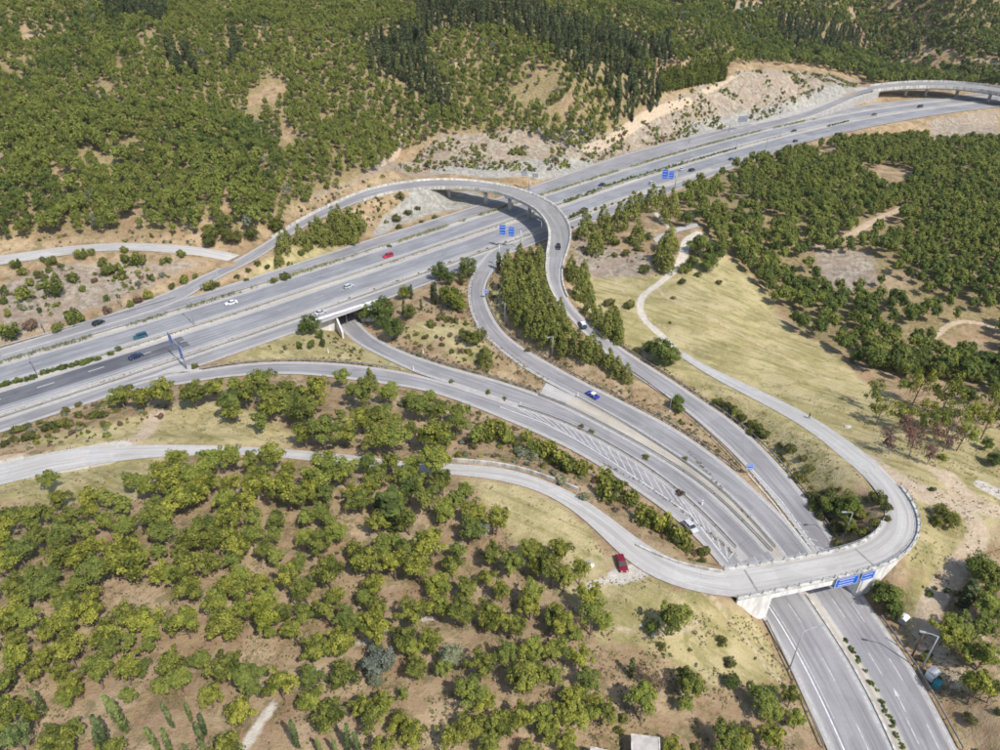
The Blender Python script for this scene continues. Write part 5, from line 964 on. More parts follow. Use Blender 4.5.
for i in entries:
    x, y, z, Rw, H, kd, mt = TREES[i]; H *= (.82 + .42 * gg.random()) if kd in ('pine', 'cone', 'tall') else 1.; nm = NAMES[cls[i]][0]; lb, gp = lab[i]; var = int(gg.integers(NV[kd])); rz = gg.random() * 6.28; scl = (Rw, Rw * (.88 + .2 * gg.random()), H / 2)
    if kd == 'shrub':
        scl = (Rw, Rw * (.8 + .3 * gg.random()), H * 1.0); o = bpy.data.objects.new(nm, crown_mesh(kd, var, mt)); o.location = (x, y, z - .05); o.rotation_euler = (0, 0, rz); o.scale = scl; link(o); tag(o, lb, 'shrub', gp); continue
    if kd == 'cypress' and size_[i] < .012:
        o = bpy.data.objects.new(nm, crown_mesh(kd, var, mt)); o.location = (x, y, z - .1); o.rotation_euler = (0, 0, rz); o.scale = scl; link(o); tag(o, lb, 'tree', gp); continue
    root = empty(nm, (x, y, z - .1), rz); root.scale = scl; tag(root, lb, 'tree', gp); root.rotation_euler = (gg.normal() * .055, gg.normal() * .055, rz)
    obj('trunk', trunk_mesh(kd, var, 'bark_grey' if kd == 'dead' else 'bark'), root); obj('crown', crown_mesh(kd, var, mt), root)
def mass(name, label, cat, sel):
    if not len(sel): return
    mats = sorted({TREES[i][6] for i in sel}); V = []; Tn = []; Mi = []; lod = {}
    for i in sel:
        x, y, z, Rw, H, kd, mt = TREES[i]; var = int(gg.integers(4)); lv = .3 if size_[i] < .0085 else .7; key = (kd, var, lv)
        if key not in lod:
            c_, r_, ne, sz, k_ = shape(kd, var + 7, lv); lod[key] = leaves(np.array(c_, float), np.array(r_, float), ne, sz, var + 300, **k_)
        v, t = lod[key]; a = gg.random() * 6.28; ca, sa = math.cos(a), math.sin(a); hz = H if kd == 'shrub' else H / 2
        V.append(np.stack([(v[:, 0] * ca - v[:, 1] * sa) * Rw + x, (v[:, 0] * sa + v[:, 1] * ca) * Rw + y, v[:, 2] * hz + z - .1], 1)); Tn.append(np.clip(t * .8 + .27 + gg.normal() * .2, 0, 1)); Mi.append(np.full(len(v) // 4, mats.index(mt)))  # tint lifted: sunlit brightness painted into massed foliage, offsetting self-shadow of its coarse leaves
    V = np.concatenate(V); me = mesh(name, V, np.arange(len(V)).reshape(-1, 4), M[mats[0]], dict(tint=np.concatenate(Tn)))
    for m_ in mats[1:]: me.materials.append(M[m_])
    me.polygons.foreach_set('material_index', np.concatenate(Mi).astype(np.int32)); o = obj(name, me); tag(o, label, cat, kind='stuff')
rest = np.where(~used)[0]
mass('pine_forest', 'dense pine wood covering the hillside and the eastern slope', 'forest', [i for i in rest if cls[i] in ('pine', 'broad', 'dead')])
mass('cypress_forest', 'dark cypress plantation in belts on the upper hillside', 'forest', [i for i in rest if cls[i] == 'cypress'])
mass('scrub_undergrowth', 'low scattered scrub on banks and rocky cuttings', 'undergrowth', [i for i in rest if cls[i] == 'shrub'])
print('plants', len(TREES), 'individual', len(entries), {c_: int((cls == c_).sum()) for c_ in set(cls)})
for k_, (a, b, t, pr) in enumerate(ROWS):
    s = np.arange(a, b, .42); s = s[gg.random(len(s)) < pr]; nz_ = fbm(s / 9, s * 0, 4); s = s[nz_ > .3]; P = mw(s, t - .25) + gg.normal(size=(len(s), 2)) * .22
    c_ = np.c_[P, .2 + .4 * gg.random(len(s))]; me, _, _ = blob_mesh('hedge', M['dark' if k_ in (1, 3) else 'cone'], c_, .5 + .45 * gg.random(len(s)), 20, .14, 60 + k_)
    lbs = ['thin low hedge line beside the northern service road at its western end', 'bushier dark hedge clump opposite the hillside road junction', 'low hedge line between motorway and service road before the red car', 'dark bushy hedge clump just behind the red car', 'long low hedge line running under the flyover toward the distant bridge']
    o = obj('hedge', me); tag(o, lbs[k_], 'hedge', 'hedge lines beside the northern service road')
# grass and weeds in the southern strip and along the roads
def tufts(P, w_, n_, m, seed, name='grass', lab_='dry roadside grass and weeds along the verges', r0=.12, r1=.4):
    g = np.random.default_rng(seed); Q = resample(np.asarray(P, float), .5); k_ = g.integers(0, len(Q), n_); nn_ = normals(Q)[k_]; c_ = Q[k_].copy(); c_[:, :2] += nn_ * g.uniform(-w_, w_, n_)[:, None]; return c_, g.uniform(r0, r1, n_)
CC = []; RR_ = []
for P, w_, n_ in ((mpoly(-250, 60, -14.6), .5, 700), (mpoly(-250, 200, .0), .7, 500), (wpoly([p for p in Cl if 255 < p[1] < 385]), 1.2, 260), (offset(wpoly([p for p in Cr if 262 < p[1] < 475]), 1.3), 1.0, 420), (offset(wpoly([p for p in Dr if p[0] > 572 and 303 < p[1] < 550]), 1.4), .9, 420), (offset(wpoly([p for p in Bl if 201 < p[0] < 417] and [(p[0], p[1], 0) for p in Bl if 201 < p[0] < 417]), 1.2), .8, 200), (offset(wpoly([p for p in Ar if 348 < p[1] < 394]), 1.3), .8, 200),
                 (wpoly([(690,452,.1),(720,488,.1),(752,520,.1)]), .3, 60), (wpoly([(600,462,.1),(650,487,.1),(700,525,.1),(736,556,.1)]), .35, 90)):
    a, b = tufts(P, w_, n_, 'shrub', len(CC) + 5); CC.append(a); RR_.append(b)
CC = np.concatenate(CC); CC[:, 2] = gz(CC[:, 0], CC[:, 1]) + .15; me, _, _ = blob_mesh('grass', M['brown'], CC, np.concatenate(RR_), 7, .13, 999); me.materials.append(M['shrub']); me.polygons.foreach_set('material_index', (np.arange(len(me.polygons)) // 49 % 2).astype(np.int32))
tag(obj('grass', me), 'dry tufts of grass and weeds along the road edges', 'grass', kind='stuff')

g8 = np.random.default_rng(8); cand = g8.uniform((-10, 385), (1010, 765), (26000, 2)); hp = hit(cand, 0.); keep = (fbm(hp[:, 0] / 4, hp[:, 1] / 4, 88, 3) > .44) & road_clear(hp[:, 0], hp[:, 1], .6); hp = hp[keep]
hp[:, 2] += .06; rt = .10 + .26 * g8.random(len(hp)) ** 2; me, _, _ = blob_mesh('dry_grass', M['straw'], hp, rt, 6, .10, 77); me.materials.append(M['shrub']); me.materials.append(M['brown']); me.polygons.foreach_set('material_index', np.repeat(g8.choice(3, len(hp), p=(.5, .28, .22)), 6).astype(np.int32))
tag(obj('dry_grass', me), 'tufts of straw and low weeds scattered over the near slopes', 'grass', kind='stuff')

# ---------------------------------------------------------------- vehicles
WHEEL = {}
def car(px, py, dx, dy, col, label, kind='hatch', z=None, roof=None, name='parked_car', cat='car'):
    nm = 'car_paint_%02x%02x%02x' % tuple(int(v * 255) for v in col)
    if nm not in M: M[nm] = mat(nm, col, .28, .15, .5)
    if roof and roof not in M: M[roof] = mat('roof_white', (.75, .76, .78), .3)
    if z is None: g = hit([(px, py)])[0]; zz_ = g[2] + .18; p = g[:2]; 
    else: zz_ = z; p = un([(px, py)], z + .7)[0]
    if z is None: p = un([(px, py)], zz_ + .6)[0]
    q = un([(px + dx, py + dy)], zz_ + .6)[0]; rz = math.atan2(*(q - p)[::-1]); root = empty(name, (p[0], p[1], zz_), rz); tag(root, label, cat); root.scale = (.84, .84, .84)
    L_, W2, Hb, Ht = {'hatch': (4.1, .86, .92, 1.47), 'saloon': (4.5, .88, .90, 1.42), 'van': (4.9, .95, 1.1, 1.95), 'suv': (4.5, .92, 1.02, 1.68)}[kind]; h = L_ / 2
    prof = [(-h, .45), (-h + .02, Hb * .93), (-h + .25, Hb), (h * .42, Hb), (h * .80, Hb * .86), (h - .05, Hb * .72), (h, .42), (h - .1, .22), (-h + .1, .22)]
    rows = [(-1, .90, -.0), (-.97, 1., 0), (.97, 1., 0), (1, .90, 0)]; v = []; f = []; k_ = len(prof)
    for yy_, sc_, _ in ((-W2, .97, 0), (-W2 * .93, 1, 0), (W2 * .93, 1, 0), (W2, .97, 0)):
        v += [(x_ * sc_, yy_, .22 + (z_ - .22) * (1 if sc_ == 1 else .93)) for x_, z_ in prof]
    for i in range(3): f += [[i * k_ + j, i * k_ + (j + 1) % k_, (i + 1) * k_ + (j + 1) % k_, (i + 1) * k_ + j] for j in range(k_)]
    f += [list(range(k_))[::-1], [3 * k_ + j for j in range(k_)]]; MB().add(v, f).mk('body', M[nm], root)
    rb = {'hatch': (-h + .12, -h + .5, h * .18, h * .52), 'saloon': (-h + .75, -h + 1.25, h * .12, h * .48), 'van': (-h + .02, -h + .1, h * .5, h * .8), 'suv': (-h + .08, -h + .35, h * .2, h * .52)}[kind]
    a0, a1, a2, a3 = rb; wb, wt = W2 * .94, W2 * .76
    gl = [(a0, -wb, Hb - .01), (a3, -wb, Hb - .01), (a3, wb, Hb - .01), (a0, wb, Hb - .01), (a1, -wt, Ht - .05), (a2, -wt, Ht - .05), (a2, wt, Ht - .05), (a1, wt, Ht - .05)]
    MB().add(gl, [[3, 2, 1, 0], [4, 5, 6, 7], [0, 1, 5, 4], [1, 2, 6, 5], [2, 3, 7, 6], [3, 0, 4, 7]]).mk('window', M['glass'], root)
    b = MB().add([(a1 - .04, -wt - .02, Ht - .06), (a2 + .04, -wt - .02, Ht - .06), (a2 + .04, wt + .02, Ht - .06), (a1 - .04, wt + .02, Ht - .06), (a1 + .1, -wt + .1, Ht), (a2 - .12, -wt + .1, Ht), (a2 - .12, wt - .1, Ht), (a1 + .1, wt - .1, Ht)], [[3, 2, 1, 0], [4, 5, 6, 7], [0, 1, 5, 4], [1, 2, 6, 5], [2, 3, 7, 6], [3, 0, 4, 7]])
    for sg in (-1, 1):
        for (xa, xb) in ((a0, a1), (a3, a2), ((a0 + a3) / 2 - .05, (a1 + a2) / 2 - .05)):
            b.tube([(xa, sg * (wb + .005), Hb), (xb, sg * (wt + .005), Ht - .05)], .035, 4)
    b.mk('roof', M[roof or nm], root)
    if 'w' not in WHEEL:
        WHEEL['w'] = (lambda bb: mesh('tyre', bb.v, bb.f, M['rubber']))(MB().tube([(0, -.1, 0), (0, .1, 0)], .32, 14)); WHEEL['r'] = (lambda bb: mesh('rim', bb.v, bb.f, M['chrome']))(MB().tube([(0, -.11, 0), (0, .11, 0)], .19, 10))
    for sx in (-h * .62, h * .64):
        for sy in (-1, 1):
            w_ = obj('wheel', WHEEL['w'], root, (sx, sy * (W2 - .08), .32)); obj('rim', WHEEL['r'], w_)
    for sy in (-1, 1):
        MB().box(h - .16, h + .01, sy * W2 * .62 - .16, sy * W2 * .62 + .16, .52, .64).mk('headlight', M['lampw'], root); MB().box(-h - .01, -h + .1, sy * W2 * .72 - .13, sy * W2 * .72 + .13, .58, .78).mk('tail_light', M['lampr'], root)
    return root
BLK, NAVY, SIL, RED, WHT, TEAL = (.012, .013, .016), (.02, .035, .10), (.55, .57, .60), (.36, .02, .04), (.75, .76, .78), (.02, .10, .14)
mvx = lambda px, py, sgn: (6 * sgn, -2.0 * sgn)
car(98, 322, 6, -2.3, BLK, 'black car driving on the wide northern service road below the stony bank', 'hatch', 0, name='moving_car')
car(140, 335.5, -6, 2.1, TEAL, 'dark teal car heading west on the northern carriageway above the median shrubs', 'suv', 0, name='moving_car')
car(135.5, 355.5, 6, -2.1, NAVY, 'very dark blue car on the fresh dark asphalt of the southern carriageway', 'saloon', 0, name='moving_car')
car(231, 302, -6, 1.9, WHT, 'white car on the northern carriageway opposite the hillside road junction', 'saloon', 0, name='moving_car')
car(388, 255, -6, 2.0, (.50, .01, .05), 'bright red car on the northern motorway carriageway', 'suv', 0, name='moving_car')
car(348.5, 285.5, 6, -2.0, SIL, 'silver car on the southern carriageway just above the underpass', 'hatch', 0, name='moving_car')
car(320.5, 311.5, 6, -2.1, SIL, 'pale silver car on the southern service road over the underpass', 'saloon', 0, name='moving_car')
car(602, 184, -6, 1.9, NAVY, 'navy car on the northern carriageway right behind the flyover', 'saloon', 0, name='moving_car')
car(652, 182.3, 6, -1.9, SIL, 'silver car left of the twin blue gantry sign', 'hatch', 0, name='moving_car')
car(682, 168.5, 6, -1.7, SIL, 'silver car beside a dark car past the twin blue sign', 'saloon', 0, name='moving_car')
car(692, 169.5, 6, -1.7, (.05, .055, .06), 'dark grey car beside the silver one past the twin blue sign', 'suv', 0, name='moving_car')
car(584.5, 208.7, 6, -2.0, NAVY, 'dark blue car close to the flyover on the southern carriageway', 'hatch', 0, name='moving_car')
car(731.5, 158.5, 6, -1.6, (.02, .12, .22), 'blue car on the southern carriageway beside the eastern wood', 'hatch', 0, name='moving_car')
car(794, 130.6, -6, 1.5, BLK, 'black car on the northern carriageway below the pale rock face', 'hatch', 0, name='moving_car')
car(795.6, 140.5, 6, -1.6, (.06, .06, .065), 'dark car on the southern carriageway nearly level with a black car', 'hatch', 0, name='moving_car')
car(837.5, 134, 6, -1.4, (.03, .03, .06), 'dark car next to the end of the distant median hedge', 'suv', 0, name='moving_car')
car(874, 114.6, -6, 1.3, BLK, 'black car on the northern carriageway before the distant bridge', 'suv', 0, name='moving_car')
car(920, 106.4, -6, 1.2, (.04, .04, .045), 'dark car about to pass under the distant bridge', 'van', 0, name='moving_car')
car(558.5, 246, 1.0, 7, BLK, 'black car coming down the curved flyover', 'hatch', 7.45, name='moving_car')
car(582.5, 324, -4.5, -6, (.03, .07, .13), 'dark blue car with pale roof on the ramp beside the pines', 'suv', 3.8, 'roof_white', name='moving_car')
car(592.5, 394, -8, -4.5, (.02, .05, .42), 'blue car with white roof on the connecting road', 'saloon', .06, 'roof_white', name='moving_car')
car(690.5, 525.5, 7, 7.5, SIL, 'silver car on the access road beside the hatched markings', 'hatch', .09, name='moving_car')
car(621.8, 562, 2.6, 8.5, (.20, .012, .03), 'red car standing on the country road turnout', 'saloon', 6.3)
car(808 - 400, 612 - 143.0, 6, 1, SIL, 'pale car half hidden by pines on the country road', 'hatch', 5.9)

# ---------------------------------------------------------------- lamps, poles, signs
def lamp(px, py, H, ax, ay, al, label, zb=None, head=True, name='street_lamp', m='steel', two=False, r0=.11):
    g = hit([(px, py)])[0] if zb is None else np.r_[un([(px, py)], zb)[0], zb]; root = empty(name, tuple(g)); tag(root, label, 'street lamp' if head else 'pole')
    MB().tube([(0, 0, -.3), (0, 0, H * .6), (0, 0, H)], [r0, r0 * .8, r0 * .6], 8).mk('pole', M[m], root, True); d = Vector((ax, ay, 0)).normalized() if (ax or ay) else Vector((1, 0, 0))
    if head:
        MB().box(-.2, .2, -.2, .2, -.3, .25).mk('base_block', M['concrete'], root)
        for sg in ((1, -1) if two else (1,)):
            e = d * al * sg; a_ = obj('arm', mesh('arm', *(lambda b: (b.v, b.f))(MB().tube([(0, 0, H), tuple(e * .5 + Vector((0, 0, H + .28))), tuple(e + Vector((0, 0, H + .35)))], r0 * .5, 6)), M[m]), root)
            ang = math.atan2(e.y, e.x); Mx = Matrix.Translation(e + Vector((0, 0, H + .34))) @ Matrix.Rotation(ang, 4, 'Z'); MB().box(-.15, .75, -.17, .17, -.06, .09, Mx).mk('lamp_head', M['grey_back'], a_)
    return root
lamp(920, 671, 8.6, -.95, .25, 2.0, 'tall street lamp beside two metal boxes on the right roadside', r0=.14)
lamp(789, 670, 9.5, .95, .3, 2.8, 'street lamp at the foot of the dry slope below the overpass', r0=.11)
lamp(844, 536.6, 6.2, -1, -.1, 1.5, 'street lamp standing in the green bank inside the overpass curve', zb=1.2)
lamp(552, 357.6, 6.5, -.8, -.6, 1.3, 'street lamp in front of the long strip of young pines')
lamp(504.8, 325.6, 7.6, 0, 0, 1, 'bare steel pole beside the connecting curve', head=False, name='steel_pole')
lamp(480, 341, 3.6, -.5, .5, .8, 'short street lamp in the bushes inside the connecting curve')
lamp(122.4, 308, 7.5, .6, -.8, 2, 'street lamp on the stony bank beside the black car'); lamp(45.6, 334, 8, .6, -.8, 2, 'street lamp on the stony bank, westernmost of all')
lamp(37.6, 376, 8.5, .67, -.74, 2, 'double armed street lamp among the western median shrubs', zb=0, two=True); lamp(194.4, 325.3, 8.5, .67, -.74, 2, 'double armed street lamp on the sandy median above the gantry sign', zb=0, two=True)
lamp(541, 241, 7.5, -.67, .74, 1.5, 'street lamp in the shade under the flyover', zb=0); lamp(220, 285.5, 5, 0, 0, 1, 'pale post in the gore beside the small bush', head=False, name='steel_pole')
lamp(669.5, 411, 5.2, -.9, -.3, 1.4, 'street lamp beside the lone bush between the two ramps'); lamp(351, 235, 6, .5, -.8, 1.4, 'street lamp by the last pointed pines west of the flyover', zb=1.2)
lamp(375.5, 246, 0.1, 0, 0, 1, 'x', head=False) if False else None
lamp(912, 656, 6, 0, 0, 1, 'brown wooden pole leaning near the far right roadside', head=False, name='wooden_pole', m='wood', r0=.15)
lamp(766, 148, 8, .67, -.74, 1.6, 'slim pole on the distant median of the motorway', zb=0, head=False, name='steel_pole'); lamp(780, 136, 9, .67, -.74, 2, 'double armed lamp on the median near two dark cars', zb=0, two=True); lamp(736, 148.5, 8.5, .67, -.74, 2, 'double armed lamp on the median below the pale rock face', zb=0, two=True); lamp(688, 163.5, 8, .67, -.74, 2, 'double armed lamp on the median above the twin blue sign', zb=0, two=True)
lamp(689, 143, 12, 0, 0, 1, 'thin mast in front of the dark bush on the pale rock face', zb=0, head=False, name='steel_pole')
lamp(412, 218, 6, .6, -.7, 1.2, 'street lamp under the western end of the flyover', zb=.3); lamp(300, 272, 3, 0, 0, 1, 'thin post on the verge below the young pines', head=False, name='steel_pole')
for px, py, lb in ((413.6, 370.5, 'white marker post where the two lower roads meet'), (520.6, 407.5, 'white marker post in the hatched median island'), (423.2, 353.5, 'white marker post beside the underpass road'), (91.5, 388.5, 'white marker post on the southern edge of the motorway'), (578, 397.5, 'white marker post at the tip of the concrete island'), (702, 505.5, 'white marker post in the narrow median by the access road'), (328.5, 353, 'white marker post in the dry wedge below the underpass')):
    g = hit([(px, py)])[0]; root = empty('marker_post', tuple(g)); tag(root, lb, 'marker post', 'white roadside marker posts'); MB().box(-.14, .14, -.06, .06, -.1, 1.5).mk('post', M['white'], root); MB().box(-.15, .15, -.07, .07, 1.2, 1.32).mk('reflector', M['rubber'], root)
def panel(root, centre, w_, h_, nrm, front='blue', back='grey_back', rows=3, legend=True):
    n_ = Vector((nrm[0], nrm[1], 0)).normalized(); u_ = Vector((-n_.y, n_.x, 0)); Mx = Matrix(((u_.x, n_.x, 0, centre[0]), (u_.y, n_.y, 0, centre[1]), (0, 0, 1, centre[2]), (0, 0, 0, 1)))
    b = MB().box(-w_ / 2, w_ / 2, -.05, .0, -h_ / 2, h_ / 2, Mx).mk('sign_panel', M[back], root); MB().box(-w_ / 2 + .03, w_ / 2 - .03, .002, .03, -h_ / 2 + .03, h_ / 2 - .03, Mx).mk('sign_face', M[front], b)
    if legend:
        lg = MB(); g = np.random.default_rng(int(abs(centre[0] * 10)) + 3); t = .07
        for a, b2 in ((-w_ / 2 + .1, -w_ / 2 + .1 + t), (w_ / 2 - .1 - t, w_ / 2 - .1)): lg.box(a, b2, .032, .036, -h_ / 2 + .1, h_ / 2 - .1, Mx)
        for a in (-h_ / 2 + .1, h_ / 2 - .1 - t): lg.box(-w_ / 2 + .1 + t, w_ / 2 - .1 - t, .032, .036, a, a + t, Mx)
        for r_ in range(rows):
            zc = h_ / 2 - (r_ + .8) * h_ / (rows + .6); x_ = -w_ * .34
            while x_ < w_ * .3: wd = .12 + .14 * g.random(); lg.box(x_, x_ + wd, .032, .036, zc - .09, zc + .09, Mx); x_ += wd + .08
        lg.mk('legend', M['white'], b)
def gantry(px, py, H, arm, al, panels, face, label, front='blue', zb=0.):
    g = hit([(px, py)])[0] if zb is None else np.r_[un([(px, py)], zb)[0], zb]; root = empty('overhead_sign', tuple(g)); tag(root, label, 'road sign'); d = Vector((arm[0], arm[1], 0)).normalized()
    MB().tube([(0, 0, -.3), (0, 0, H)], [.22, .16], 10).mk('pole', M['steel'], root, True); b = MB()
    for z_ in (H - .2, H - 1.0): b.tube([(0, 0, z_), tuple(d * al + Vector((0, 0, z_)))], .09, 6)
    for k_ in np.arange(0, al, 1.2): b.tube([tuple(d * k_ + Vector((0, 0, H - .2))), tuple(d * min(al, k_ + .6) + Vector((0, 0, H - 1.0)))], .05, 4)
    b.mk('arm', M['steel'], root); n_ = Vector((face[0], face[1], 0)).normalized()
    for o_, w_, h_, zc in panels: c_ = d * o_ + n_ * .2; panel(root, (c_.x, c_.y, zc), w_, h_, face, front)
gantry(520.6, 248.5, 7, (-1, .12), 7.6, [(3.4, 2.3, 3.7, 6.4), (6.6, 2.4, 3.9, 6.9)], (-.1, -1), 'twin blue overhead signs on a cantilever inside the flyover loop')
gantry(674.6, 190, 7.6, (-1, .10), 6.6, [(2.3, 2.3, 3.9, 6.6), (5.0, 2.7, 4.3, 6.9)], (-.12, -1), 'large twin blue overhead sign beside the eastern wood')
gantry(729, 131.5, 8.2, (1, .3), 9.5, [(6.2, 2.6, 3.2, 6.2), (9.2, 2.4, 3.4, 6.3)], (.3, 1), 'cantilever sign seen from behind against the pale rock face')
gantry(529, 190, 7.2, (-1, -.05), 3.2, [(-2.6, 2.6, 1.9, 6.4), (2.3, 2.6, 2.0, 7.4)], (.2, 1), 'grey backed signs on one post beyond the flyover deck')
gantry(186.6, 369, 6.9, (-.67, .74), 7.5, [(.4, 2.6, 4.2, 5.0), (6.6, 3.0, 3.4, 6.4)], (-.74, -.67), 'blue overhead sign seen almost edge on where the access road begins')
gantry(499.2, 267, 8.2, (1, -.25), 6.5, [], (0, -1), 'bare cantilever arm on a pole above the connecting curve')
def small_sign(px, py, zb, H, w_, h_, face, label, front='blue'):
    g = np.r_[un([(px, py)], zb)[0], zb]; root = empty('road_sign', tuple(g)); tag(root, label, 'road sign')
    for sg in (-.3, .3): MB().tube([(sg, 0, -.3), (sg, 0, H)], .045, 6).mk('post', M['steel'], root)
    panel(root, (0, -.1, H - h_ / 2 + .1), w_, h_, face, front, rows=2)
small_sign(486.5, 297, .5, 2.7, 1.5, 1.4, (.1, -1), 'small blue road sign on the inner edge of the connecting curve'); small_sign(748, 474.5, 0, 2.9, 1.7, 1.6, (.1, -1), 'small blue road sign in the gore where the ramps join')
# blue signs hung on the overpass
rr = OVP['r']; qx, qy, _ = proj(rr[:, 0], rr[:, 1], rr[:, 2])
for px, w_, h_, rows, lb in ((847, 4.7, 2.3, 3, 'wide blue direction sign hung on the overpass railing above the right carriageway'), (867.5, 2.9, 2.0, 2, 'narrower blue sign hung on the overpass next to the wide one')):
    i = int(np.argmin(np.abs(qx[:OVP['i1'] + 5] - px))); p = rr[i] - OVP['nn'][i] * .75; fc = normals(rr)[i]; fc = np.array([*(fc * (1 if fc[1] < 0 else -1)), 0]); root = empty('road_sign', tuple(p)); tag(root, lb, 'road sign', 'blue signs on the overpass')
    u_ = np.array([-fc[1], fc[0], 0]); b = MB()
    for sg in (-.35, .35): q = u_ * w_ * sg; b.tube([(q[0] + -fc[0] * .5, q[1] - fc[1] * .5, .5), (q[0], q[1], .4)], .05, 5); b.tube([(q[0] - fc[0] * .5, q[1] - fc[1] * .5, -1.0), (q[0], q[1], -1.0)], .05, 5)
    b.mk('bracket', M['steel'], root); panel(root, (fc[0] * .1, fc[1] * .1, -.55), w_, h_, (fc[0], fc[1]), rows=rows)

# ---------------------------------------------------------------- small things
def shed(px, py, zr, Lx, Ly, rz, label, H=2.9):
    p = un([(px, py)], zr)[0]; g = float(gz(*p)[0]); root = empty('shed', (p[0], p[1], g), rz); tag(root, label, 'shed'); Hh = H
    MB().box(-Lx / 2, Lx / 2, -Ly / 2, Ly / 2, -.5, Hh).mk('wall', M['white_wall'], root); rf = MB().box(-Lx / 2 - .25, Lx / 2 + .25, -Ly / 2 - .25, Ly / 2 + .25, Hh + .003, Hh + .16).mk('roof', M['roofing'], root)
    e = MB()
    for a, b_, c_, d_ in ((-Lx / 2 - .25, Lx / 2 + .25, -Ly / 2 - .25, -Ly / 2 - .1), (-Lx / 2 - .25, Lx / 2 + .25, Ly / 2 + .1, Ly / 2 + .25), (-Lx / 2 - .25, -Lx / 2 - .1, -Ly / 2 - .1, Ly / 2 + .1), (Lx / 2 + .1, Lx / 2 + .25, -Ly / 2 - .1, Ly / 2 + .1)): e.box(a, b_, c_, d_, Hh + .163, Hh + .26)
    e.mk('roof_edge', M['concrete'], rf); dr_ = MB().box(-.45, .45, -Ly / 2 - .04, -Ly / 2 - .003, 0, 2.0).mk('door', M['wood'], root); MB().box(Lx / 2 + .003, Lx / 2 + .03, -.5, .5, 1.1, 1.9).mk('window', M['glass'], root)
shed(646, 747, 8.5, 3.3, 3.0, R(-8), 'small flat shed with a grey roof in the dry clearing'); shed(604, 768, 8.5, 3.6, 3.4, R(-14), 'pale roofed shed cut off beside the grey roofed one')
def metal_box(px, py, w_, d_, h_, rz, m, lid, label, name='metal_container', cat='container'):
    g = hit([(px, py)])[0]; root = empty(name, tuple(g), rz); tag(root, label, cat)
    MB().box(-w_ / 2, w_ / 2, -d_ / 2, d_ / 2, .12, h_).mk('body', M[m], root); MB().add([(-w_ / 2 - .05, -d_ / 2 - .05, h_ + .003), (w_ / 2 + .05, -d_ / 2 - .05, h_ + .003), (w_ / 2 + .05, d_ / 2 + .05, h_ + .003), (-w_ / 2 - .05, d_ / 2 + .05, h_ + .003), (-w_ / 2, -.15, h_ + .22), (w_ / 2, -.15, h_ + .22), (w_ / 2, .15, h_ + .22), (-w_ / 2, .15, h_ + .22)], [[3, 2, 1, 0], [4, 5, 6, 7], [0, 1, 5, 4], [1, 2, 6, 5], [2, 3, 7, 6], [3, 0, 4, 7]]).mk('lid', M[lid], root)
    for sx in (-1, 1): MB().box(sx * w_ * .4 - .08, sx * w_ * .4 + .08, -d_ * .4, d_ * .4, 0, .117).mk('foot', M['rubber'], root)
    MB().box(w_ / 2 + .003, w_ / 2 + .05, -.25, .25, h_ * .6, h_ * .7).mk('handle', M['rubber'], root)
metal_box(902.5, 622, 1.4, 1.1, 1.3, .6, 'grey_back', 'white', 'grey box with white lid beside the round bush under the overpass'); metal_box(930.5, 678, 1.6, 1.3, 1.7, .5, 'white', 'grey_back', 'white metal box at the foot of the right roadside lamp')
M['teal'] = mat('teal_plastic', (.03, .22, .26), .5); metal_box(935.5, 687, 1.1, .9, 1.2, .6, 'teal', 'teal', 'teal waste container beside the white metal box', 'waste_container')
def rock(px, py, s_, label, seed):
    g = hit([(px, py)])[0]; gn = np.random.default_rng(seed); v = []; f = []; n1, n2 = 6, 9
    for i in range(n1 + 1):
        th = math.pi * i / n1
        for j in range(n2): q = 1 + .25 * gn.normal(); ph = 2 * math.pi * j / n2; v.append((s_ * math.sin(th) * math.cos(ph) * q * 1.2, s_ * math.sin(th) * math.sin(ph) * q, s_ * .6 * math.cos(th)))
    f = [[i * n2 + j, i * n2 + (j + 1) % n2, (i + 1) * n2 + (j + 1) % n2, (i + 1) * n2 + j] for i in range(n1) for j in range(n2)]; o = obj('boulder', mesh('boulder', v, f, M['concrete']), None, tuple(g)); tag(o, label, 'boulder')
rock(588.5, 564.5, .85, 'pale boulder in the dry meadow left of the red car', 2); rock(848, 427, .6, 'white stone lying in the lower grass field', 3); rock(653, 634, .4, 'white stone at the foot of the round pine on the dry slope', 4); rock(641, 626, .3, 'small white stone on the dry slope beside the lone pine', 5)
rock(141, 643, .0001, 'x', 1) if False else None
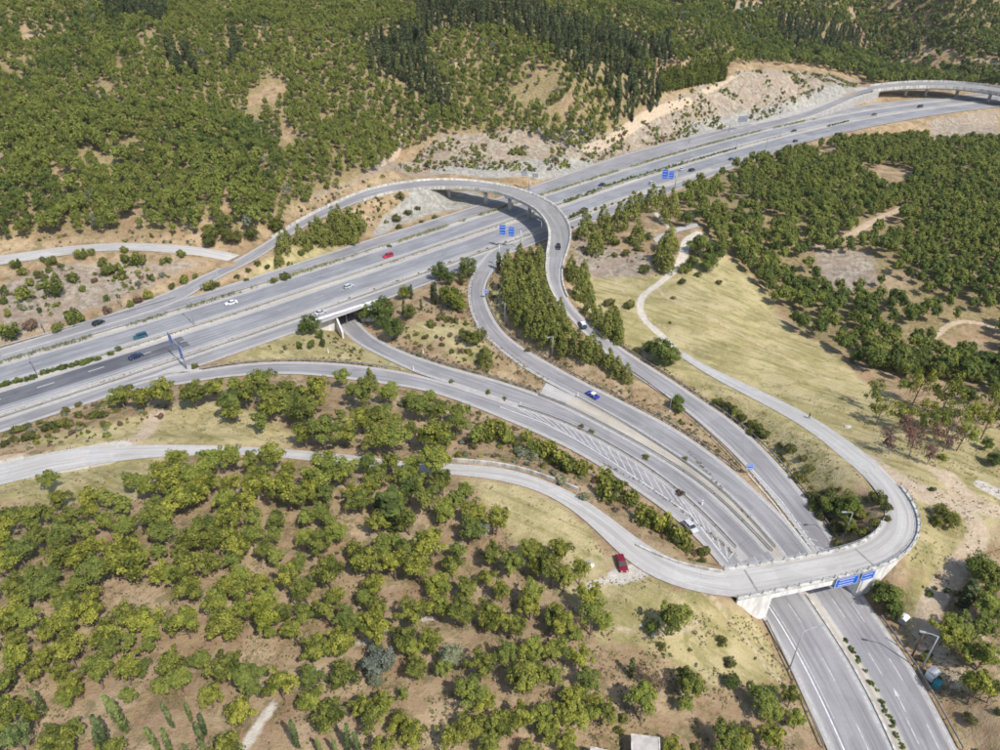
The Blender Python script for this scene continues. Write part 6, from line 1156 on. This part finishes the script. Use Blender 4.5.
# walker on the path
def person(px, py, label, rz=0.6):
    g = hit([(px, py)])[0]; root = empty('person', (g[0], g[1], g[2] + .02), rz); tag(root, label, 'person')
    J = {'pel': (0, 0, .95), 'che': (0, .03, 1.30), 'nec': (0, .03, 1.50), 'hea': (0, .05, 1.66), 'top': (0, .05, 1.78), 'shl': (-.19, .02, 1.42), 'ell': (-.25, -.08, 1.16), 'hal': (-.24, .06, .92), 'shr': (.19, .02, 1.42), 'elr': (.25, .08, 1.15), 'har': (.23, .28, .98),
         'hil': (-.1, 0, .90), 'knl': (-.11, .16, .50), 'anl': (-.11, .12, .07), 'tol': (-.11, .28, .04), 'hir': (.1, 0, .90), 'knr': (.11, -.04, .48), 'anr': (.11, -.26, .09), 'tor': (.11, -.13, .03)}
    rad = dict(pel=.15, che=.16, nec=.06, hea=.10, top=.07, shl=.07, ell=.05, hal=.04, shr=.07, elr=.05, har=.04, hil=.09, knl=.06, anl=.045, tol=.04, hir=.09, knr=.06, anr=.045, tor=.04)
    E_ = [('pel', 'che'), ('che', 'nec'), ('nec', 'hea'), ('hea', 'top'), ('che', 'shl'), ('shl', 'ell'), ('ell', 'hal'), ('che', 'shr'), ('shr', 'elr'), ('elr', 'har'), ('pel', 'hil'), ('hil', 'knl'), ('knl', 'anl'), ('anl', 'tol'), ('pel', 'hir'), ('hir', 'knr'), ('knr', 'anr'), ('anr', 'tor')]
    K = list(J); me = bpy.data.meshes.new('body'); me.from_pydata([J[k] for k in K], [(K.index(a), K.index(b)) for a, b in E_], []); me.materials.append(mat('dark_clothes', (.03, .03, .04), .8)); o = obj('body', me, root)
    md = o.modifiers.new('skin', 'SKIN'); md.use_smooth_shade = True
    for k, sv in zip(K, me.skin_vertices[0].data): sv.radius = (rad[k], rad[k]); sv.use_root = (k == 'pel')
    o.modifiers.new('sub', 'SUBSURF').levels = 1; o.modifiers['sub'].render_levels = 1
    hm = blob_mesh('hair', mat('dark_hair', (.02, .015, .01), .7), np.array([[0, .03, 1.73]]), np.array([.12]), 40, .05, 9)[0]; obj('hair', hm, root)
person(808.7, 419, 'person in dark clothes walking on the pale path beside the field')
print('objects', len(bpy.data.objects), 'meshes', len(bpy.data.meshes))

# ---------------------------------------------------------------- the air over the valley
hz = MB().box(-900, 1250, -60, 1450, -40, 190).mk('haze', None); tag(hz, kind='stuff')
hm_ = bpy.data.materials.new('thin_haze'); hm_.use_nodes = True; hm_.node_tree.nodes.clear(); ho = hm_.node_tree.nodes.new('ShaderNodeOutputMaterial'); hv = hm_.node_tree.nodes.new('ShaderNodeVolumePrincipled')
hv.inputs['Color'].default_value = (.85, .90, 1, 1); hv.inputs['Density'].default_value = .00005; hm_.node_tree.links.new(hv.outputs[0], ho.inputs['Volume']); hz.data.materials.append(hm_)
